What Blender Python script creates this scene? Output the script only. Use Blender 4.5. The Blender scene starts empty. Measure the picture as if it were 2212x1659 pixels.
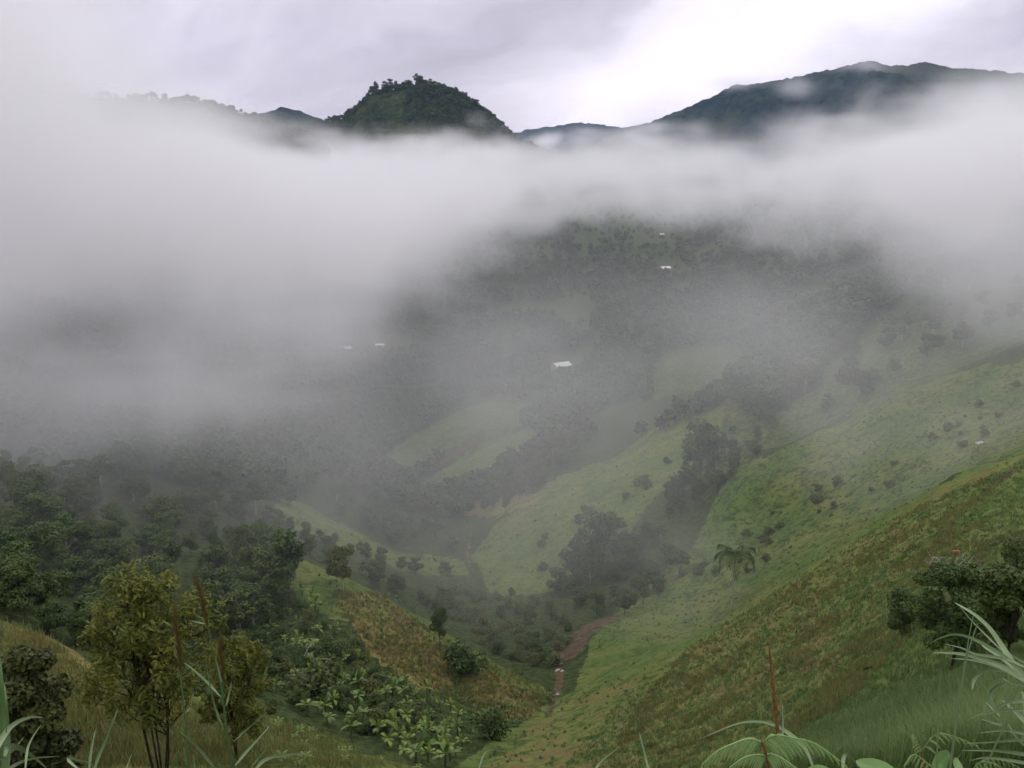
import bpy, math, random
import numpy as np
from mathutils import Vector, Matrix
R = math.radians
rng = np.random.default_rng(7); random.seed(7)
scene = bpy.context.scene
col = scene.collection

# ---------------------------------------------------------------- camera
FPX = 1005.0; PITCH = R(13.1)
cam_d = bpy.data.cameras.new('camera'); cam = bpy.data.objects.new('camera', cam_d); col.objects.link(cam)
cam_d.sensor_width = 36; cam_d.lens = FPX * 36 / 1024
cam.rotation_euler = (R(90) - PITCH, 0, 0); cam.location = (0, 0, 0)
cam_d.clip_start = 0.05; cam_d.clip_end = 30000
scene.camera = cam

# ---------------------------------------------------------------- node helper
class N:
    """a socket with arithmetic: builds Math nodes (works in shader and geometry trees)"""
    def __init__(s, nt, sock): s.nt = nt; s.s = sock
    def op(s, o, *a):
        n = s.nt.nodes.new('ShaderNodeMath'); n.operation = o
        for i, v in enumerate((s,) + a):
            if isinstance(v, N): s.nt.links.new(v.s, n.inputs[i])
            else: n.inputs[i].default_value = v
        return N(s.nt, n.outputs[0])
    def __add__(s, b): return s.op('ADD', b)
    __radd__ = __add__
    def __sub__(s, b): return s.op('SUBTRACT', b)
    def __rsub__(s, b): return s.op('MULTIPLY', -1.0).op('ADD', b)
    def __mul__(s, b): return s.op('MULTIPLY', b)
    __rmul__ = __mul__
    def __truediv__(s, b): return s.op('DIVIDE', b)
    def mx(s, b): return s.op('MAXIMUM', b)
    def mn(s, b): return s.op('MINIMUM', b)
    def pw(s, b): return s.op('POWER', b)
    def exp(s): return s.op('EXPONENT')
    def sm(s, a, b):
        """smooth step from 0 at a to 1 at b (b may be below a)"""
        n = s.nt.nodes.new('ShaderNodeMapRange'); n.interpolation_type = 'SMOOTHSTEP'
        s.nt.links.new(s.s, n.inputs[0])
        lo, hi, t0, t1 = (a, b, 0, 1) if a < b else (b, a, 1, 0)
        for k, v in zip((1, 2, 3, 4), (lo, hi, t0, t1)): n.inputs[k].default_value = v
        return N(s.nt, n.outputs[0])
def noise(nt, vec, scale, detail=3, rough=.5, dist=0.0):
    n = nt.nodes.new('ShaderNodeTexNoise'); n.inputs['Scale'].default_value = scale
    n.inputs['Detail'].default_value = detail; n.inputs['Roughness'].default_value = rough
    n.inputs['Distortion'].default_value = dist
    if vec is not None: nt.links.new(vec, n.inputs['Vector'])
    return N(nt, n.outputs[0])
def comb(nt, x, y, z):
    n = nt.nodes.new('ShaderNodeCombineXYZ')
    for i, v in enumerate((x, y, z)):
        if isinstance(v, N): nt.links.new(v.s, n.inputs[i])
        else: n.inputs[i].default_value = v
    return n.outputs[0]
def mixc(nt, fac, a, b):
    n = nt.nodes.new('ShaderNodeMix'); n.data_type = 'RGBA'
    for v, k in ((fac, 0), (a, 6), (b, 7)):
        if isinstance(v, N): nt.links.new(v.s, n.inputs[k])
        elif hasattr(v, 'node'): nt.links.new(v, n.inputs[k])
        else: n.inputs[k].default_value = v if k == 0 else tuple(v) + (1,)
    return n.outputs[2]

# ---------------------------------------------------------------- world: overcast sky with broken bright cloud
SUN_EL, SUN_AZ = R(48), R(12)          # azimuth to the right of straight ahead (+Y)
w = bpy.data.worlds.new('World'); scene.world = w; w.use_nodes = True
nt = w.node_tree; nt.nodes.clear()
sky = nt.nodes.new('ShaderNodeTexSky'); sky.sky_type = 'NISHITA'; sky.sun_disc = False
sky.sun_elevation = SUN_EL; sky.sun_rotation = SUN_AZ; sky.air_density = 1.5; sky.dust_density = 3
tc = nt.nodes.new('ShaderNodeTexCoord'); sp = nt.nodes.new('ShaderNodeSeparateXYZ')
nt.links.new(tc.outputs['Generated'], sp.inputs[0])
X, Y, Z = (N(nt, sp.outputs[i]) for i in range(3))
Yp = Y.mx(.15); a = X / Yp; e = Z / Yp                  # bearing and slope of a direction
ca, sa = math.cos(R(24)), math.sin(R(24))
al = a * ca + e * sa; ac = e * ca - a * sa               # along and across the cloud streets
warp = noise(nt, comb(nt, a * 3.0, e * 5.0, 0.3), 1.6, 4, .55)
ac2 = ac + (warp - .5) * .16
n1 = noise(nt, comb(nt, al * 2.2, ac2 * 9.0, 1.7), 1.5, 6, .55, .4)
n2 = noise(nt, comb(nt, al * 6.0, ac2 * 16.0, 4.1), 1.6, 5, .6, .3)
band = (((ac2 - .012) / .082).pw(2.0) * -1.0).exp() * al.sm(-.06, .12)
dark = (((ac2 - .115) / .035).pw(2.0) * -1.0).exp() * al.sm(-.22, -.02) * al.sm(.62, .30)
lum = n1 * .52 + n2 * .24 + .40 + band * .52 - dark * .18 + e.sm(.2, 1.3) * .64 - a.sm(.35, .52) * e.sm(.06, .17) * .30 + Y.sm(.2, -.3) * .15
tint = lum.sm(.62, 1.05)
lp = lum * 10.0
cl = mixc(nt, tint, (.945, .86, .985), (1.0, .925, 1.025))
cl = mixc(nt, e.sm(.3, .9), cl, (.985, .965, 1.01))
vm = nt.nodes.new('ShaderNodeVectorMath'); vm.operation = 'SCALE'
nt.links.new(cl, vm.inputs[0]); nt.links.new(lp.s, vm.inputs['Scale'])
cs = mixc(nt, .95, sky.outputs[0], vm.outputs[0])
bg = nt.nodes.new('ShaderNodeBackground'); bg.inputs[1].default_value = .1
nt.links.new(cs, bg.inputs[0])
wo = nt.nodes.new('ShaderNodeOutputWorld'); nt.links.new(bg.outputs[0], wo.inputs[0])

sun_d = bpy.data.lights.new('sun', 'SUN'); sun = bpy.data.objects.new('sun', sun_d); col.objects.link(sun)
sun_d.energy = 1.0; sun_d.angle = R(35); sun_d.color = (1, .96, .9)
sdir = Vector((math.sin(SUN_AZ) * math.cos(SUN_EL), math.cos(SUN_AZ) * math.cos(SUN_EL), math.sin(SUN_EL)))
sun.rotation_euler = (-sdir).to_track_quat('-Z', 'Y').to_euler()
sun.location = sdir * 500
vs = scene.view_settings; vs.view_transform = 'Standard'; vs.look = 'None'; vs.gamma = 1; vs.use_curve_mapping = False
vs.exposure = 0.0
cy = scene.cycles
cy.volume_bounces = 2; cy.max_bounces = 8; cy.diffuse_bounces = 2; cy.transparent_max_bounces = 8
cy.volume_step_rate = 2.5; cy.volume_max_steps = 256
cy.use_denoising = True; cy.use_adaptive_sampling = True; cy.adaptive_threshold = .03; cy.adaptive_min_samples = 16; cy.sample_clamp_indirect = 5

# ---------------------------------------------------------------- numpy noise
def _hash(ix, iy, seed):
    h = (ix * 374761393 + iy * 668265263 + seed * 1442695041) & 0x7fffffff
    h = ((h ^ (h >> 13)) * 1274126177) & 0x7fffffff
    return ((h ^ (h >> 16)) & 0xffff) / 65535.0
def vnoise(x, y, seed=0):
    ix = np.floor(x).astype(np.int64); iy = np.floor(y).astype(np.int64); fx = x - ix; fy = y - iy
    fx = fx * fx * (3 - 2 * fx); fy = fy * fy * (3 - 2 * fy)
    a = _hash(ix, iy, seed); b = _hash(ix + 1, iy, seed); c = _hash(ix, iy + 1, seed); d = _hash(ix + 1, iy + 1, seed)
    return (a * (1 - fx) + b * fx) * (1 - fy) + (c * (1 - fx) + d * fx) * fy - .5
def fbm(x, y, o=4, seed=0):
    s = 0; k = 1
    for i in range(o): s = s + vnoise(x * k + i * 17.3, y * k - i * 9.1, seed + i) / k; k *= 2
    return s
def worley(x, y, seed=0):
    ix = np.floor(x).astype(np.int64); iy = np.floor(y).astype(np.int64); best = np.full(x.shape, 9.0)
    for dx in (-1, 0, 1):
        for dy in (-1, 0, 1):
            cx = ix + dx; cy_ = iy + dy
            px = cx + _hash(cx, cy_, seed); py = cy_ + _hash(cx, cy_, seed + 5)
            best = np.minimum(best, (x - px) ** 2 + (y - py) ** 2)
    return np.sqrt(best)

# ---------------------------------------------------------------- sight lines of the photograph -> land
cp, sp_ = math.cos(PITCH), math.sin(PITCH)
def ray(px, py):
    dx = (np.asarray(px, float) - 512) / FPX; dv = (384 - np.asarray(py, float)) / FPX
    y = cp + dv * sp_; z = -sp_ + dv * cp
    h = np.hypot(dx, y)
    return np.arctan2(dx, y), z / h                     # bearing, slope
def at(px, py, r):
    u, s = ray(px, py)
    return Vector((math.sin(u) * r, math.cos(u) * r, s * r))

LAND = """
0 840 8;200 850 8;400 850 9;600 850 12;800 840 9;1024 830 6;500 840 25;400 805 62;500 810 62;650 800 52
943 680 65;1000 768 12;900 768 22;800 768 38;850 712 58;1024 640 48;1024 700 22;760 720 95;700 768 82;640 740 112;600 768 102
850 640 108;950 560 120;1024 520 115;1024 580 80;800 745 60
556 700 190;620 668 190;685 643 185;787 583 185;880 523 190;953 481 195;1024 456 200;1100 430 205
470 768 125;510 735 150;550 712 180;556 697 195;562 672 215;575 640 245;600 628 250
685 650 205;787 590 205;880 531 213;953 489 218;1024 464 222
685 630 240;673 600 270;800 560 260;800 540 275;880 505 280;960 455 300;1024 420 310
700 570 290;640 600 275;613 617 262;760 520 310;733 470 345;784 447 345;816 432 350;911 392 360;1024 349 370
733 480 375;816 440 385;911 389 392;1024 342 402;733 430 420;816 400 440;911 350 450;1024 310 450
1024 230 600;900 260 620;800 330 560;760 290 700
650 570 300;600 600 285;580 560 330;560 575 320;495 590 330;470 547 400;468 510 460
490 530 400;510 512 405;560 480 420;615 458 430;660 430 450;690 408 465;730 378 500
560 540 350;620 510 360;680 470 385;530 570 340;500 575 335
510 518 425;560 488 445;615 466 460;690 418 500;730 388 535;500 490 480;540 460 490;600 430 520;660 390 560
415 485 500;442 466 520;475 447 540;520 425 570;415 493 520;442 474 545;475 455 570
386 452 600;429 425 620;469 404 650;492 401 680;386 460 625;429 433 650;469 412 690
450 395 750;505 383 740;560 365 780;600 350 800;660 310 900;665 270 1100;550 280 1050;520 250 1200;580 235 1300;640 238 1320
760 250 1100;760 215 1400;580 242 1450;345 350 760;380 345 800;300 300 900;200 250 900
278 491 350;352 532 340;398 553 345;449 562 370;278 500 370;352 541 362;398 561 368
340 500 400;400 520 410;440 530 420;380 480 470;330 450 470;260 440 430;200 420 480;300 400 560;100 400 450;0 400 400;0 300 550;150 300 700
0 520 240;100 520 280;100 570 230;0 600 180;180 560 250;200 600 215;250 540 270;50 630 165;150 650 180;230 640 185
301 560 235;342 579 225;380 593 220;417 616 210;463 648 200;509 671 198
342 588 245;380 602 240;417 625 232;463 656 222;509 678 215;320 555 270;400 580 290;440 610 280;470 600 310;500 640 260;540 650 245
300 600 205;350 630 190;400 660 185;430 690 180;480 700 178;300 660 175;260 690 155;350 700 160;400 730 150;440 750 135;330 735 140
0 615 50;46 639 48;93 680 42;140 703 38;226 708 42;290 718 48;345 731 60;420 765 80
0 640 75;93 700 65;226 725 80;345 745 95;140 720 65;420 785 105;0 670 120;93 690 130;200 690 130
0 700 32;0 768 24;93 740 30;100 768 27;200 768 27;280 768 32;350 768 45
0 215 2200;200 215 2200;400 215 2200;600 200 2200;800 200 2200;1024 200 2200
"""
P = np.array([[float(v) for v in q.split()] for q in LAND.replace('\n', ';').split(';') if q.strip()])
cu, cs_ = ray(P[:, 0], P[:, 1]); cv = np.log(P[:, 2])
extra = []
for th in (-75, -50, -25, 0, 25, 50, 75): extra += [(th, -1.0, 3), (th, -1.05, 1.5)]
extra += [(-70, -.6, 8), (-45, -.7, 8), (45, -.6, 8), (70, -.45, 8), (-70, -.3, 60), (-48, -.38, 60), (-70, -.2, 250), (-45, -.3, 200), (-45, -.18, 500), (-70, -.05, 800), (-45, -.04, 1500),
          (45, -.35, 40), (70, -.15, 40), (45, -.2, 150), (70, .05, 200), (45, -.1, 400), (70, .15, 800), (45, .02, 1500), (-75, .0, 2500), (75, .1, 2500), (0, -.05, 2600)]
E = np.array(extra, float)
cu = np.r_[cu, np.radians(E[:, 0])]; cs_ = np.r_[cs_, E[:, 1]]; cv = np.r_[cv, np.log(E[:, 2])]
AV = .55                                                 # weight of log distance against bearing
A = np.c_[cu, cv * AV]
D = np.linalg.norm(A[:, None] - A[None], axis=2)
n_ = len(A); M = np.zeros((n_ + 3, n_ + 3)); M[:n_, :n_] = D + np.eye(n_) * -0.0012
M[:n_, n_] = 1; M[:n_, n_ + 1:] = A; M[n_:, :n_] = M[:n_, n_:].T
sol = np.linalg.solve(M, np.r_[cs_, 0, 0, 0])
def land_slope(u, v):
    q = np.stack([u.ravel(), v.ravel() * AV], 1); out = np.empty(len(q))
    for i in range(0, len(q), 20000):
        b = q[i:i + 20000]
        out[i:i + 20000] = np.linalg.norm(b[:, None] - A[None], axis=2) @ sol[:n_] + sol[n_] + b @ sol[n_ + 1:]
    return out.reshape(u.shape)
NU, NV = 620, 560
ug = np.r_[np.linspace(R(-78), R(-33), 60)[:-1], np.linspace(R(-33), R(33), NU - 118), np.linspace(R(33), R(78), 60)[1:]]
vg = np.linspace(math.log(1.2), math.log(2600), NV)
UU, VV = np.meshgrid(ug, vg); RR = np.exp(VV)
XX = np.sin(UU) * RR; YY = np.cos(UU) * RR
SL = land_slope(UU, VV)
amp = np.clip((RR - 15) / 100, 0, 1)
ZZ = SL * RR + amp * (2.6 * fbm(XX / 38, YY / 38, 4, 3) + 1.1 * fbm(XX / 7, YY / 7, 3, 9)) + np.clip(RR / 40, .05, 1) * .35 * fbm(XX / 2.2, YY / 2.2, 2, 12) * np.clip(1 - (RR - 150) / 200, 0, 1)
ZZ = ZZ + np.clip((RR - 200) / 60, 0, 1) * np.clip((520 - RR) / 80, 0, 1) * 2.2 * np.abs(fbm((XX * .55 + YY * .84) / 70, (XX * .84 - YY * .55) / 16, 3, 44))
SLN = ZZ / RR
def hit(px, py, rmin=0.0):
    """first land point on the sight line through a pixel of the 1024 x 768 picture"""
    u, s = ray(px, py)
    j = np.interp(u, ug, np.arange(len(ug))); j0 = min(int(j), len(ug) - 2); f = j - j0
    c = SLN[:, j0] * (1 - f) + SLN[:, j0 + 1] * f
    k = np.nonzero((c >= s) & (np.exp(vg) > rmin))[0]
    if not len(k): return None
    k = k[0]
    r = math.exp(vg[k] if k == 0 else np.interp(s, [c[k - 1], c[k]] if c[k] > c[k - 1] else [c[k] - 1, c[k]], [vg[k - 1], vg[k]]))
    return Vector((math.sin(u) * r, math.cos(u) * r, s * r))
def ground(x, y):
    u = math.atan2(x, y); r = math.hypot(x, y)
    j = np.interp(u, ug, np.arange(len(ug))); i = np.interp(math.log(r), vg, np.arange(NV))
    j0 = min(int(j), len(ug) - 2); i0 = min(int(i), NV - 2); fj = j - j0; fi = i - i0
    z = ZZ[i0, j0] * (1 - fi) * (1 - fj) + ZZ[i0 + 1, j0] * fi * (1 - fj) + ZZ[i0, j0 + 1] * (1 - fi) * fj + ZZ[i0 + 1, j0 + 1] * fi * fj
    return float(z)
def inpoly(x, y, poly):
    c = False; j = len(poly) - 1
    for i in range(len(poly)):
        if (poly[i][1] > y) != (poly[j][1] > y) and x < (poly[j][0] - poly[i][0]) * (y - poly[i][1]) / (poly[j][1] - poly[i][1]) + poly[i][0]: c = not c
        j = i
    return c

# ---------------------------------------------------------------- mesh helpers
def mesh_np(name, verts, faces, mats=(), smooth=False, attrs=None):
    """verts (n,3), faces (m,k) with k = 3 or 4"""
    me = bpy.data.meshes.new(name); verts = np.asarray(verts, np.float32); faces = np.asarray(faces, np.int32)
    m, k = faces.shape
    me.vertices.add(len(verts)); me.vertices.foreach_set('co', verts.ravel())
    me.loops.add(m * k); me.loops.foreach_set('vertex_index', faces.ravel())
    me.polygons.add(m); me.polygons.foreach_set('loop_start', np.arange(0, m * k, k, dtype=np.int32))
    me.update(calc_edges=True)
    me.polygons.foreach_set('use_smooth', np.full(m, smooth))
    for an, (ty, arr) in (attrs or {}).items():
        at_ = me.attributes.new(an, ty, 'POINT')
        at_.data.foreach_set('color' if ty == 'FLOAT_COLOR' else 'value', np.asarray(arr, np.float32).ravel())
    for mt in mats: me.materials.append(mt)
    me.validate(); return me
def obj(name, me, parent=None, loc=None):
    o = bpy.data.objects.new(name, me); col.objects.link(o)
    if parent: o.parent = parent
    if loc is not None: o.location = loc
    return o
def tag(o, label=None, cat=None, group=None, kind=None):
    if label: o['label'] = label
    if cat: o['category'] = cat
    if group: o['group'] = group
    if kind: o['kind'] = kind
    return o
def empty(name, loc, rz=0, s=1):
    o = bpy.data.objects.new(name, None); col.objects.link(o); o.empty_display_size = .2
    o.location = loc; o.rotation_euler = (0, 0, rz); o.scale = (s, s, s); return o
class MB:
    """collects quads"""
    def __init__(s): s.v = []; s.f = []; s.t = []; s.n = 0
    def add(s, v, f, t=.5):
        v = np.asarray(v, float).reshape(-1, 3); s.v.append(v); s.f.append(np.asarray(f, int) + s.n); s.n += len(v)
        s.t.append(np.broadcast_to(np.asarray(t, float), (len(v),)))
    def tube(s, pts, rad, k=6, t=.5):
        pts = np.asarray(pts, float); rad = np.broadcast_to(np.asarray(rad, float), (len(pts),))
        d = np.gradient(pts, axis=0); d /= np.linalg.norm(d, axis=1)[:, None] + 1e-9
        ref = np.array([.31, .95, .07]); a1 = np.cross(d, ref); a1 /= np.linalg.norm(a1, axis=1)[:, None] + 1e-9; a2 = np.cross(d, a1)
        an = np.arange(k) / k * 2 * math.pi
        v = pts[:, None] + rad[:, None, None] * (np.cos(an)[None, :, None] * a1[:, None] + np.sin(an)[None, :, None] * a2[:, None])
        f = []
        for i in range(len(pts) - 1):
            for j in range(k): f.append((i * k + j, i * k + (j + 1) % k, (i + 1) * k + (j + 1) % k, (i + 1) * k + j))
        s.add(v, f, t)
        for i0, rev in ((0, 1), ((len(pts) - 1) * k, 0)):
            q = [(i0, i0 + j, i0 + j + 1, i0 + (j + 2 if j + 2 < k else 0)) for j in range(1, k - 1, 2)]
            q = [x[::-1] if rev else x for x in q]
            s.f.append(np.asarray(q, int) + s.n - len(pts) * k)
    def strip(s, pts, wid, side, t=.5, fold=.25):
        """a leaf blade: a two-face-wide ribbon along pts, width wid, spread along side, with a keel"""
        pts = np.asarray(pts, float); wid = np.asarray(wid, float)[:, None] / 2; side = np.asarray(side, float)
        d = np.gradient(pts, axis=0); d /= np.linalg.norm(d, axis=1)[:, None] + 1e-9
        if side.ndim == 1: side = np.broadcast_to(side, pts.shape)
        sd = side - (side * d).sum(1)[:, None] * d; sd /= np.linalg.norm(sd, axis=1)[:, None] + 1e-9
        nn = np.cross(sd, d)
        v = np.stack([pts - sd * wid + nn * wid * fold, pts, pts + sd * wid + nn * wid * fold], 1)
        f = []
        for i in range(len(pts) - 1):
            b = i * 3
            f += [(b, b + 1, b + 4, b + 3), (b + 1, b + 2, b + 5, b + 4)]
        s.add(v, f, t)
    def box(s, x0, x1, y0, y1, z0, z1, t=.5):
        v = [(x, y, z) for z in (z0, z1) for y in (y0, y1) for x in (x0, x1)]
        s.add(v, [(0, 2, 3, 1), (4, 5, 7, 6), (0, 1, 5, 4), (2, 6, 7, 3), (0, 4, 6, 2), (1, 3, 7, 5)], t)
    def mesh(s, name, mat, smooth=False):
        return mesh_np(name, np.concatenate(s.v), np.concatenate(s.f), [mat], smooth, {'tone': ('FLOAT', np.concatenate(s.t))})

# ---------------------------------------------------------------- materials
def base_mat(name, rough=.7, spec=.25):
    m = bpy.data.materials.new(name); m.use_nodes = True
    b = m.node_tree.nodes['Principled BSDF']; b.inputs['Roughness'].default_value = rough
    b.inputs['Specular IOR Level'].default_value = spec
    return m, m.node_tree, b
def attr(nt, name):
    n = nt.nodes.new('ShaderNodeAttribute'); n.attribute_name = name; return n
def leaf_mat(name, ca, cb, cc=None, vary=.5, rough=.6, trans=.12, objvar=True):
    """leaf colour runs from ca to cb leaf by leaf; each plant drifts toward cc"""
    m, nt, b = base_mat(name, rough, .2)
    t = attr(nt, 'tone'); c = mixc(nt, N(nt, t.outputs['Fac']), ca, cb)
    if cc and objvar:
        oi = nt.nodes.new('ShaderNodeObjectInfo')
        c = mixc(nt, N(nt, oi.outputs['Random']) * vary, c, cc)
    nt.links.new(c, b.inputs['Base Color'])
    if trans:
        tr = nt.nodes.new('ShaderNodeBsdfTranslucent'); nt.links.new(c, tr.inputs[0])
        mx = nt.nodes.new('ShaderNodeMixShader'); mx.inputs[0].default_value = trans
        nt.links.new(b.outputs[0], mx.inputs[1]); nt.links.new(tr.outputs[0], mx.inputs[2])
        nt.links.new(mx.outputs[0], nt.nodes['Material Output'].inputs[0])
    return m
def noise_mat(name, ca, cb, scale=3, rough=.85, spec=.15, coord='Object', detail=4):
    m, nt, b = base_mat(name, rough, spec)
    tcn = nt.nodes.new('ShaderNodeTexCoord')
    f = noise(nt, tcn.outputs[coord], scale, detail, .6).sm(.3, .7)
    nt.links.new(mixc(nt, f, ca, cb), b.inputs['Base Color'])
    bp = nt.nodes.new('ShaderNodeBump'); bp.inputs['Strength'].default_value = .4
    nt.links.new(f.s, bp.inputs['Height']); nt.links.new(bp.outputs[0], b.inputs['Normal'])
    return m
M_wood = leaf_mat('wood_leaves', (.018, .038, .009), (.070, .110, .024), (.064, .088, .018), .8)
M_wood2 = leaf_mat('olive_wood_leaves', (.026, .048, .010), (.086, .120, .026), (.05, .090, .022), .8)
M_far = leaf_mat('far_wood_leaves', (.014, .030, .010), (.066, .096, .024), None)
M_bright = leaf_mat('light_leaves', (.05, .075, .018), (.11, .14, .04), (.10, .09, .02), .6)
M_banana = leaf_mat('banana_leaves', (.060, .105, .014), (.195, .235, .040), (.07, .135, .035), .7, .4)
M_orange = leaf_mat('rusty_leaves', (.055, .080, .012), (.165, .165, .028), None, trans=.25)
M_dark = leaf_mat('dark_leaves', (.009, .016, .004), (.065, .075, .014), None)
M_low = leaf_mat('scrub_leaves', (.075, .112, .028), (.135, .170, .050), None)
M_grass = leaf_mat('grass_blades', (.055, .100, .026), (.165, .225, .075), None, trans=.2)
M_dry = leaf_mat('dry_grass_blades', (.115, .105, .034), (.235, .220, .072), None, trans=.15)
M_blade = leaf_mat('reed_blades', (.035, .080, .014), (.23, .30, .16), None, rough=.38, trans=.15)
M_plume = leaf_mat('reed_plume', (.075, .066, .016), (.165, .112, .038), None, trans=.1)
M_fern = leaf_mat('fern_leaves', (.075, .155, .038), (.225, .34, .12), None, rough=.45)
M_stalk = noise_mat('brown_stalk', (.075, .034, .010), (.16, .085, .028), 40)
M_bark = noise_mat('bark', (.045, .035, .028), (.13, .11, .09), 3)
M_paleb = noise_mat('pale_bark', (.22, .21, .18), (.42, .40, .36), 4)
M_darkb = noise_mat('dark_bark', (.014, .009, .007), (.05, .035, .025), 6)
M_roof = noise_mat('zinc_roof', (.36, .35, .36), (.62, .62, .65), .9, .5, .4)
M_rust = noise_mat('old_zinc_roof', (.16, .12, .10), (.40, .38, .37), 1.6, .6, .3)
M_wallp = noise_mat('plaster_wall', (.34, .24, .19), (.50, .42, .34), 1.5)
M_hole = noise_mat('dark_opening', (.01, .01, .01), (.03, .028, .025), 3)
M_rock = noise_mat('rock', (.18, .15, .13), (.42, .38, .35), 2.5)
M_black = noise_mat('black_hide', (.006, .006, .007), (.018, .017, .018), 5, .6)
M_cow = noise_mat('chestnut_hide', (.20, .075, .035), (.34, .16, .09), 2, .6)

# land material: masks R grass, G dry grass, B bare earth
m_land, nt, b = base_mat('hill_land', .95, .05)
tcn = nt.nodes.new('ShaderNodeTexCoord'); ob = tcn.outputs['Object']
ms = attr(nt, 'cover'); sx = nt.nodes.new('ShaderNodeSeparateColor'); nt.links.new(ms.outputs['Color'], sx.inputs[0])
g_, d_, s_ = (N(nt, sx.outputs[i]) for i in range(3))
f1 = noise(nt, ob, .05, 5, .6); f2 = noise(nt, ob, .6, 5, .65); f3 = noise(nt, ob, 3.5, 3, .6); f4 = noise(nt, ob, .22, 4, .6, .6)
scrub = mixc(nt, f2.sm(.38, .66), (.024, .038, .013), (.062, .080, .026))
gr1 = mixc(nt, f1.sm(.38, .62), (.084, .128, .032), (.135, .148, .045))
gr = mixc(nt, (f2 * .5 + f4 * .35 + f3 * .15).sm(.55, .40) * .8, gr1, (.034, .055, .016))
dr1 = mixc(nt, f3.sm(.35, .65), (.125, .122, .034), (.215, .195, .066))
dr = mixc(nt, f4.sm(.46, .60) * .8, dr1, (.135, .092, .046))
dr = mixc(nt, f2.sm(.54, .40) * .45, dr, (.080, .066, .028))
so = mixc(nt, f2.sm(.35, .65), (.060, .042, .024), (.110, .082, .052))
c = mixc(nt, (g_ + (f2 - .5) * .5 + (f4 - .5) * .4).sm(.32, .62), scrub, gr)
c = mixc(nt, (d_ + (f4 - .5) * .9 + (f2 - .5) * .5).sm(.36, .64), c, dr)
c = mixc(nt, (s_ + (f4 - .5) * .5 + (f2 - .5) * .4).sm(.42, .56), c, so)
nt.links.new(c, b.inputs['Base Color'])
bp = nt.nodes.new('ShaderNodeBump'); bp.inputs['Strength'].default_value = .9; bp.inputs['Distance'].default_value = .6
nt.links.new((f2 + f3 * .4).s, bp.inputs['Height']); nt.links.new(bp.outputs[0], b.inputs['Normal'])

def forest_mat(name, a_, b_, c_, sc=.08):
    m, nt, b = base_mat(name, 1, 0)
    tcn = nt.nodes.new('ShaderNodeTexCoord'); ob = tcn.outputs['Object']
    f = noise(nt, ob, sc, 5, .65).sm(.35, .65); g = noise(nt, ob, sc * .12, 4, .6).sm(.48, .62)
    nt.links.new(mixc(nt, g * .8, mixc(nt, f, a_, b_), c_), b.inputs['Base Color'])
    bp = nt.nodes.new('ShaderNodeBump'); bp.inputs['Strength'].default_value = 1; bp.inputs['Distance'].default_value = 4
    nt.links.new(f.s, bp.inputs['Height']); nt.links.new(bp.outputs[0], b.inputs['Normal'])
    return m
M_hill = forest_mat('hill_scrub', (.016, .028, .012), (.050, .066, .026), (.072, .090, .034), .12)
M_mtn = forest_mat('mountain_forest_cover', (.004, .009, .009), (.026, .042, .030), (.052, .060, .036), .03)

# ---------------------------------------------------------------- cover masks
cover = np.zeros((NV, len(ug), 3))
def seg_d(pts):
    best = np.full(XX.shape, 1e9)
    for (x0, y0), (x1, y1) in zip(pts[:-1], pts[1:]):
        dx, dy = x1 - x0, y1 - y0; L = dx * dx + dy * dy + 1e-9
        t = np.clip(((XX - x0) * dx + (YY - y0) * dy) / L, 0, 1)
        best = np.minimum(best, np.hypot(XX - x0 - t * dx, YY - y0 - t * dy))
    return best
def stroke(ch, pix, wid, val=1.0, sub=None):
    pts = []
    for q in pix:
        p = hit(q[0], q[1])
        if p is not None: pts.append((p.x, p.y))
    if len(pts) == 1: pts = pts * 2
    mk = np.clip(1.3 - seg_d(pts) / wid, 0, 1) * val
    cover[..., ch] = np.maximum(cover[..., ch], mk)
    for k in (sub or ()): cover[..., k] *= 1 - np.clip(mk, 0, 1)
def zone(ch, poly, val=1.0, r0=0, r1=1e9):
    """land seen inside an outline and between two distances"""
    h = []
    x0, x1 = min(p[0] for p in poly), max(p[0] for p in poly); y0, y1 = min(p[1] for p in poly), max(p[1] for p in poly)
    dxp = FPX * SLN; vis = np.hypot(XX, YY)
    cz = -YY * -sp_ * 0
    dep = YY * cp - ZZ * sp_; px = 512 + FPX * XX / np.maximum(dep, .01); py = 384 - FPX * (YY * sp_ + ZZ * cp) / np.maximum(dep, .01)
    px = px + 9 * fbm(XX / 25, YY / 25, 2, 31); py = py + 9 * fbm(XX / 25, YY / 25, 2, 37)
    ins = np.zeros(px.shape, bool); j = len(poly) - 1
    for i in range(len(poly)):
        (xi, yi), (xj, yj) = poly[i], poly[j]
        if yi != yj: ins ^= ((yi > py) != (yj > py)) & (px < (xj - xi) * (py - yi) / (yj - yi) + xi)
        j = i
    ins &= (RR > r0) & (RR < r1) & (dep > 0)
    cover[..., ch] = np.maximum(cover[..., ch], ins * val)
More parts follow.
